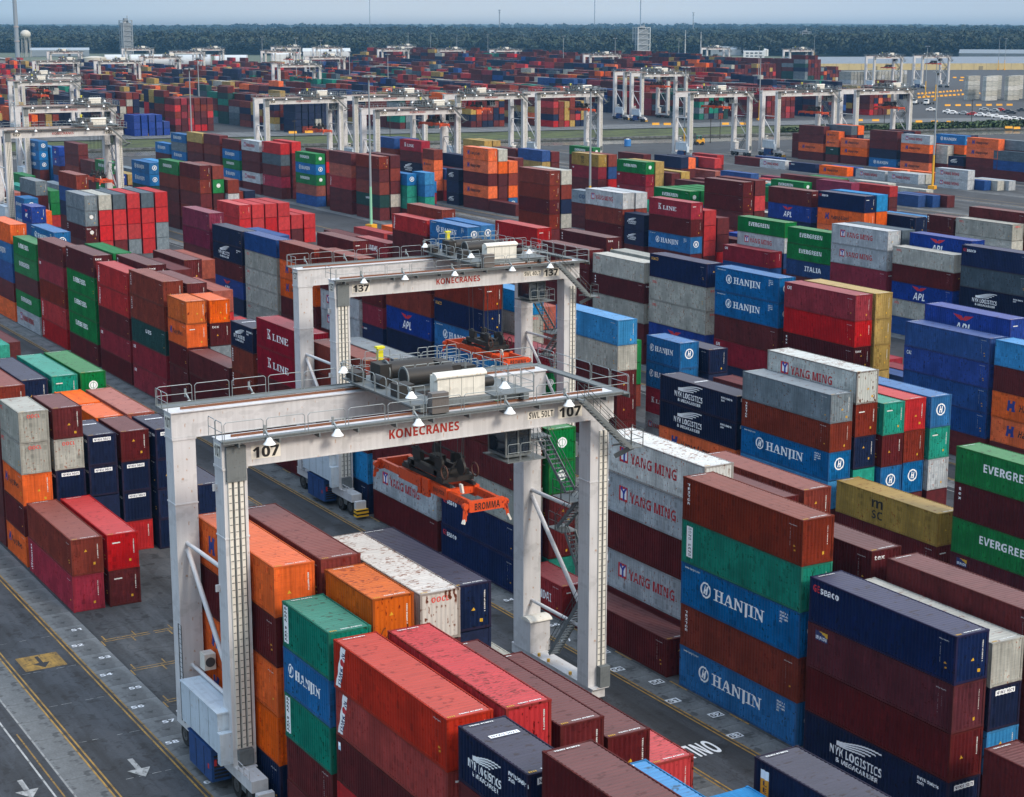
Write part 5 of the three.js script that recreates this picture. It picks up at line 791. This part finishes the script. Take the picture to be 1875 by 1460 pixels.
shed('office_building', 'white low building with rows of windows left of the teal roofs', 1651, -1804, 32, 14, 8, facing(1651, -1804), '#c5cace', '#a9b0b4', { rise: .6, doors: [0, 1, 2, 3, 4, 5].flatMap((i) => [[-14 + i * 5, -11 + i * 5, 1.2, 2.6, '#5d6a74'], [-14 + i * 5, -11 + i * 5, 4.6, 6, '#5d6a74']]) });
shed('shed', 'grey-roofed hall at the right edge', 1560, -1480, 150, 60, 8, facing(1560, -1480), '#59646c', '#66727b', { rise: 4 });
shed('shed', 'row of grey sheds left of the factory tower', 1814, -2222, 90, 30, 8, facing(1814, -2222), '#8e989f', '#87919a', { rise: 3 });
shed('shed', 'grey factory hall beside the round white tank', 1461, -1904, 62, 30, 8, facing(1461, -1904), '#838d95', '#7d8890', { rise: 3.5 });
shed('office_building', 'white block with two rows of dark lettering-like windows right of crane row', 1385, -1764, 26, 12, 8, facing(1385, -1764), '#cdd2d4', '#b4bbc0', { rise: .5, doors: [0, 1, 2, 3].map((i) => [-10 + i * 5.5, -6.5 + i * 5.5, 4.8, 6.6, '#46525c']).concat([0, 1, 2, 3].map((i) => [-10 + i * 5.5, -6.5 + i * 5.5, 1.4, 3, '#46525c'])) });
shed('shed', 'white shed left of centre at the end of the yard', 688, -1609, 27, 20, 13, facing(688, -1609), '#cfd3d3', '#c3c8ca', { rise: 2, seams: 4 });
shed('shed', 'large white shed with stepped roof left of centre', 744, -1639, 47, 26, 15, facing(744, -1639), '#c8cdcf', '#b7bec2', { rise: 3, seams: 6 });
shed('shed', 'cream shed with sloping roof right of the large white shed', 790, -1622, 16, 20, 12, facing(790, -1622), '#c9c5b8', '#cdd0d0', { rise: 1.4 });
shed('shed', 'grey long shed before the wooded ridge at the left', 662, -2294, 74, 20, 8, facing(662, -2294), '#77838d', '#8c979f', { rise: 3 });
shed('shed', 'small orange-roofed building beyond the chimney', 960, -3364, 15, 10, 14, facing(960, -3364), '#b6ada6', '#b9683f', { rise: 3 });
shed('shed', 'white flat box house in the middle of the far yard', 697, -1328, 10, 8, 9, facing(697, -1328), '#d6dadb', '#d6dadb', { rise: .3 });
{
  const o = thing('ship_house', 'white ship-like house with a red band above the boxes', 'building', 728, 0, -1311, facing(728, -1311)); mesh('wall', um([box(-6, 6, 0, 11, -6, 0), box(-3.5, 3, 11, 13, -5, -1)]), W_('#d3d6d6'), o); mesh('roof', um([box(-3.8, 3.3, 13, 13.6, -5.2, -.8)]), std('#9c2f2c'), o); mesh('window', um([box(-4, 4, 7.5, 8.5, 0, .08)]), M.glass, o);
}
function tank(label, x, z, r, h, c, lying) {
  const o = thing('storage_tank', label, 'tank', x, -.2, z, facing(x, z));
  if (lying) { mesh('shell', cyl(0, h / 2, 0, h / 2, lying, 'x', 28), W_(c, .35), o); for (const s of [-.48, .48]) mesh('rib', cyl(lying * s, h / 2, 0, h / 2 + .2, .5, 'x', 28), W_('#8e8a84'), o); mesh('cradle', um([box(-lying / 2, lying / 2, -1, 1.6, -h * .3, h * .3)]), W_('#6a6f72'), o); }
  else { mesh('shell', cyl(0, h / 2, 0, r, h, 'y', 40), W_(c), o); mesh('roof', cyl(0, h + .5, 0, r, 1, 'y', 40, r * .3), W_(c), o); mesh('ladder', um([box(r * .5, r * .5 + .6, 0, h, r * .86, r * .9)]), W_('#8a8f90'), o); }
}
tank('round cream storage tank at the end of the left-hand rows', 476, -1544, 10.5, 13, '#b9b5a6');
tank('long silver tank, leftmost of the silver row', 535, -1666, 0, 13, '#b6bcc0', 22); tank('long silver tank, second from left in the silver row', 566, -1652, 0, 13, '#bcc2c5', 42); tank('long silver tank, third in the silver row', 588, -1600, 0, 13.5, '#aeb5b9', 34); tank('silver tank, rightmost of the silver row', 603, -1540, 0, 14, '#b2b9bd', 30);
tank('round white tank left of the factory tower', 1692, -2137, 10.5, 14, '#c9cdce'); tank('low round white tank right of centre', 1453, -1830, 6, 8.5, '#c4c9ca');
{ const o = thing('drum_pair', 'pair of blue upright drums by the wood at picture centre', 'tank', 933, 0, -1769, facing(933, -1769)); mesh('drum', cyl(-3, 6.5, 0, 2.6, 13, 'y', 20), W_('#3f86a8'), o); mesh('drum', cyl(3, 6, 0, 2.6, 12, 'y', 20), W_('#3a7a9c'), o); mesh('pipe', um([bar([-3, 13.2, 0], [3, 12.2, 0], .3)]), M.mast, o); }
// factory towers, chimney, water tower
function frameTower(name, label, x, z, w, h, c, n = 6) {
  const o = thing(name, label, 'tower', x, -.5, z, facing(x, z) + .4), l = [], f = [];
  for (const sx of [-1, 1]) for (const sz of [-1, 1]) l.push(box(sx * w / 2 - .5, sx * w / 2 + .5, 0, h, sz * w / 2 - .5, sz * w / 2 + .5));
  for (let i = 1; i <= n; i++) { const y = h * i / n; f.push(box(-w / 2 - .3, w / 2 + .3, y - .5, y, -w / 2 - .3, w / 2 + .3)); for (const s of [-1, 1]) l.push(beam([-w / 2, y - h / n, s * w / 2], [w / 2, y, s * w / 2], .4, .4)); }
  mesh('frame', um(l), W_(c), o); mesh('floor', um(f), W_(c), o); mesh('cladding', um([box(-w * .42, w * .42, 0, h * .93, -w * .42, w * .42), box(-w * .2, w * .2, h * .93, h * 1.06, -w * .2, w * .2)]), W_('#757d84'), o);
  const v = []; for (let i = 0; i < n; i++) v.push(cyl((hash(i, 2) - .5) * w * .5, h * (i + .5) / n, (hash(i, 3) - .5) * w * .4, w * (.16 + .12 * hash(i, 4)), h / n * .8, 'y', 12)); mesh('vessel', um(v), W_('#a9afb3'), o);
  mesh('pipe', um([cyl(-w * .62, h * .5, w * .3, .5, h, 'y', 8), cyl(w * .2, h + 3, 0, .6, 6, 'y', 8)]), M.mast, o);
}
frameTower('factory_tower', 'grey factory tower rising over the horizon at the left', 748, -2283, 12.5, 46, '#848b92', 7);
frameTower('factory_tower', 'pale open steel tower in the wood right of centre', 1325, -1925, 17, 37, '#b4babd', 5);
frameTower('factory_tower', 'dark grey factory tower by the sheds on the right', 1824, -2196, 15, 29, '#6f777d', 6);
frameTower('factory_tower', 'low pipe-work unit beside the dark grey factory tower', 1850, -2180, 10, 16, '#8d949a', 3);
[[1350, -1862, 33, 'left flare stack of the pair right of centre'], [1366, -1850, 31, 'right flare stack of the pair right of centre']].forEach(([x, z, h, l]) => { const o = thing('flare_stack', l, 'chimney', x, 0, z); mesh('pipe', cyl(0, h / 2, 0, .9, h, 'y', 10, .5), W_('#a5a9ab'), o); mesh('platform', um([cyl(0, h * .7, 0, 1.8, .3), cyl(0, h * .95, 0, 1.4, .3)]), M.raildk, o); });
{ const o = thing('chimney', 'tall striped grey chimney cut by the top left edge', 'chimney', 600, -.5, -2268); mesh('shaft', cyl(0, 55, 0, 3.1, 110, 'y', 24, 2.2), W_('#7f8790'), o); mesh('band', um([cyl(0, 38, 0, 3.3, 2), cyl(0, 20, 0, 3.6, 1.5)]), W_('#9a8f8c'), o); }
{ const o = thing('water_tower', 'white water tower on legs beside the chimney', 'water tower', 612, -.5, -2270); const pr = [[.1, 34], [3, 33.4], [6, 31], [6.6, 28], [5.6, 25], [2, 23.4], [.1, 23.2]].map(([a, b]) => new THREE.Vector2(a, b)).reverse(); mesh('bowl', new THREE.LatheGeometry(pr, 28), W_('#b9b8ae'), o); const l = []; for (let i = 0; i < 6; i++) { const a = i * Math.PI / 3; l.push(bar([Math.cos(a) * 6.4, 0, Math.sin(a) * 6.4], [Math.cos(a) * 5.2, 26, Math.sin(a) * 5.2], .4)); } l.push(cyl(0, 12, 0, .8, 24)); mesh('leg', um(l), W_('#9a9c98'), o); }
{ const o = thing('conveyor_hall', 'long grey covered hall sloping down from the far left edge', 'building', 385, -.3, -1450, facing(385, -1450)); const s = new THREE.Shape([[-40, 0], [26, 0], [26, 8], [-10, 14], [-40, 17.5]].map(([a, b]) => new THREE.Vector2(a, b))); const g = new THREE.ExtrudeGeometry(s, { depth: 24, bevelEnabled: false }); g.translate(0, 0, -24); mesh('wall', uvMetres(g), W_('#76797b'), o); mesh('roof', um([beam([-40, 17.7, -12], [-10, 14.2, -12], 26, .5), beam([-10, 14.2, -12], [26, 8.2, -12], 26, .5)]), W_('#8b8f92'), o); }
for (const [x, z, h, r, l] of [[2690, -5560, 130, 1.3, 'thin radio mast, leftmost on the horizon left of centre'], [3420, -5260, 210, 1.5, 'tall radio mast, left one of two cut by the top edge at centre'], [3560, -5180, 230, 1.9, 'tall radio mast, right one of two cut by the top edge at centre'], [5170, -3720, 230, 1.5, 'tall radio mast, left one of two close together at the right'], [5200, -3650, 230, 1.5, 'tall radio mast, right one of two close together at the right'], [4880, -4080, 120, 1.1, 'thin radio mast left of the close pair'], [5520, -3260, 120, 1.2, 'radio mast right of the close pair'], [5640, -3050, 90, 1, 'radio mast nearest the right edge'], [2140, -3710, 72, 1.6, 'mobile phone tower standing over the wood at picture centre'], [2560, -3500, 66, 1.4, 'mobile phone tower right of the pale steel tower'], [3420, -2900, 66, 1.4, 'mobile phone tower above the dark factory tower']]) { const o = thing('radio_mast', l, 'mast', x, 0, z); mesh('pole', cyl(0, h / 2, 0, r, h, 'y', 6, r * .6), W_('#7d858c'), o); mesh('antenna', um([cyl(0, h * .98, 0, r * 2.2, h * .02), cyl(0, h * .9, 0, r * 1.9, h * .015)]), W_('#8d959b'), o); }

// ---------------------------------------------------------------- woods to the horizon
function leafCrown(n, seedv, core = .7) {
  const pos = [], nor = []; const r = (i, k) => hash(i, k, seedv);
  for (let i = 0; i < n; i++) {
    const a = r(i, 1) * 6.283, u = r(i, 2) * 2 - .75, q = Math.sqrt(Math.max(0, 1 - Math.min(1, u * u) * .95)), lob = .72 + .38 * fbm(Math.cos(a) * 1.7 + 5 + seedv, u * 2 + Math.sin(a) * 1.7, seedv, 2), rad = lob * (core + (1 - core) * Math.sqrt(r(i, 3)));
    const c = [Math.cos(a) * q * rad, u * .62 * lob + .05, Math.sin(a) * q * rad], s = .10 + .12 * r(i, 4);
    const t = new THREE.Vector3(r(i, 5) - .5, r(i, 6) - .5, r(i, 7) - .5).normalize(), b = new THREE.Vector3(r(i, 8) - .5, r(i, 9) - .5, r(i, 10) - .5).cross(t).normalize();
    const n0 = new THREE.Vector3(c[0], c[1] + .35, c[2]).normalize();
    for (const [p, o] of [[-1, -1], [1, -1], [0, 1.2]]) { pos.push(c[0] + (t.x * p + b.x * o) * s, c[1] + (t.y * p + b.y * o) * s, c[2] + (t.z * p + b.z * o) * s); nor.push(n0.x, n0.y, n0.z); }
  }
  const g = new THREE.BufferGeometry(); g.setAttribute('position', new THREE.Float32BufferAttribute(pos, 3)); g.setAttribute('normal', new THREE.Float32BufferAttribute(nor, 3)); g.setAttribute('uv', new THREE.Float32BufferAttribute(new Float32Array(pos.length / 3 * 2), 2)); return g;
}
M.leaf = std(0xffffff, { roughness: .95, side: THREE.DoubleSide });
const wood = new THREE.Group(); wood.name = 'forest'; wood.userData = { kind: 'stuff', label: 'dark green wood stretching from the yard to the horizon', category: 'forest' }; scene.add(wood);
{
  // canopy sheet, from the edge of the wood to the horizon
  const A0 = -.12, A1 = 1.2, NA = 260, R0 = 2450, R1 = 9600, NR = 150, pos = [], idx = [], colr = [];
  for (let j = 0; j <= NR; j++) for (let i = 0; i <= NA; i++) {
    const a = A0 + (A1 - A0) * i / NA, t = j / NR, R = (R0 + 330 * smooth(.42, .22, a)) * Math.pow(R1 / (R0 + 330 * smooth(.42, .22, a)), t) + 250 * (fbm(a * 14, 3, 121, 3) - .5), x = Math.sin(a) * R, z = -Math.cos(a) * R;
    const edge = j === 0 ? -22 : 0, hgt = 16 + 34 * (fbm(x / 800, z / 800, 123, 3) - .5) * (1 - t * .55) + 8 * (fbm(x / 130, z / 130, 125, 2) - .5) * (1 - t * .5) + t * t * 15 + edge - 3;
    pos.push(x, Math.max(-2, hgt), z); const k = .7 + .6 * fbm(x / 260, z / 260, 127, 3); colr.push(.018 * k, .031 * k, .017 * k);
    if (j < NR && i < NA) { const p = j * (NA + 1) + i; idx.push(p, p + 1, p + NA + 1, p + 1, p + NA + 2, p + NA + 1); }
  }
  const g = new THREE.BufferGeometry(); g.setAttribute('position', new THREE.Float32BufferAttribute(pos, 3)); g.setAttribute('color', new THREE.Float32BufferAttribute(colr, 3)); g.setIndex(idx); g.computeVertexNormals();
  const m = mesh('canopy', g, new THREE.MeshStandardMaterial({ vertexColors: true, roughness: 1, side: THREE.DoubleSide }), wood); m.userData.kind = 'stuff';
  const N = 15000, per = Math.ceil(N / 3), d = new THREE.Object3D(), c = new THREE.Color();
  for (let k = 0; k < 3; k++) {
    const im = new THREE.InstancedMesh(leafCrown(90, 31 + k), M.leaf, per); im.name = 'tree_crowns'; im.userData.kind = 'stuff';
    for (let i = 0; i < per; i++) {
      const u = hash(i, k, 51), a = -.1 + 1.25 * hash(i, k, 52), R = (i < per * .3 ? 2380 + 160 * u : 2450 * Math.pow(7200 / 2450, u)) + (1 - u * (i < per * .3 ? 0 : 1)) * 330 * smooth(.42, .22, a) + 250 * (fbm(a * 14, 3, 121, 3) - .5), x = Math.sin(a) * R, z = -Math.cos(a) * R, s = 7 + 6 * hash(i, k, 53);
      const tt = Math.log(R / 2450) / Math.log(9600 / 2450), big = 16 + 34 * (fbm(x / 800, z / 800, 123, 3) - .5) * (1 - tt * .55) + tt * tt * 15 - 3, ground = i < per * .3 ? big * .62 * hash(i, k, 54) + 3 : big - 1;
      d.position.set(x, ground + s * .35, z); d.scale.set(s * 1.15, s * (.75 + .25 * hash(i, k, 55)), s * 1.15); d.rotation.y = hash(i, k, 56) * 6.28; d.updateMatrix(); im.setMatrixAt(i, d.matrix);
      const q = .8 + .4 * hash(i, k, 57); c.setRGB(.020 * q * (1 + .3 * hash(i, k, 58)), .034 * q, .017 * q); im.setColorAt(i, c);
    }
    wood.add(shadowed(im));
  }
}
// shrubs along the canal on the right, and tree clumps among the far sheds
{
  const im = new THREE.InstancedMesh(leafCrown(110, 44, .5), M.leaf, 900), d = new THREE.Object3D(), c = new THREE.Color(); im.name = 'shrub_thicket';
  for (let i = 0; i < 900; i++) { const t = hash(i, 1, 61), x = 455 + 190 * t, z = -522 - 38 + (x - 455) * .25 - 12 * t + 10 * (hash(i, 2, 61) - .5) * (1 + t), s = .7 + 1.5 * hash(i, 3, 61) * (.5 + t); d.position.set(x, s * .4, z); d.scale.set(s * 1.4, s, s * 1.4); d.rotation.y = i; d.updateMatrix(); im.setMatrixAt(i, d.matrix); const q = .6 + .8 * hash(i, 4, 61); c.setRGB(.05 * q, .085 * q, .028 * q); im.setColorAt(i, c); }
  im.userData = { kind: 'stuff', label: 'green shrubs growing along the right part of the canal', category: 'shrubs' }; scene.add(shadowed(im));
}
[[1845, -1975, 9, 'dark round tree in front of the wide white warehouse, left of two'], [1862, -1962, 9, 'dark round tree in front of the wide white warehouse, right of two'], [1795, -1960, 6, 'small dark tree between the low shed and the white warehouse'], [1478, -1350, 9, 'dark tree by the grey hall at the right edge'], [1462, -1320, 7, 'small dark tree next to the one at the right edge'], [1330, -1870, 11, 'dark tree left of the flare stacks'], [1350, -1880, 12, 'dark tree under the flare stacks'], [1420, -1800, 10, 'dark tree behind the small crane right of centre']].forEach(([x, z, s, l], i) => { const o = thing('tree', l, 'tree', x, 0, z); mesh('trunk', cyl(0, s * .35, 0, s * .06, s * .7, 'y', 8, s * .04), std('#3a3028', { roughness: 1 }), o); const g = leafCrown(420, 70 + i, .45); g.scale(s * .75, s * .75, s * .75); g.translate(0, s * .95, 0); mesh('crown', g, std(new THREE.Color().setRGB(.03, .05, .02), { side: THREE.DoubleSide, roughness: .95 }), o); });

scene.traverse((o) => { if (o.isMesh) { o.castShadow = true; o.receiveShadow = true; } });
renderer.setSize(1024, 797);
renderer.render(scene, camera);
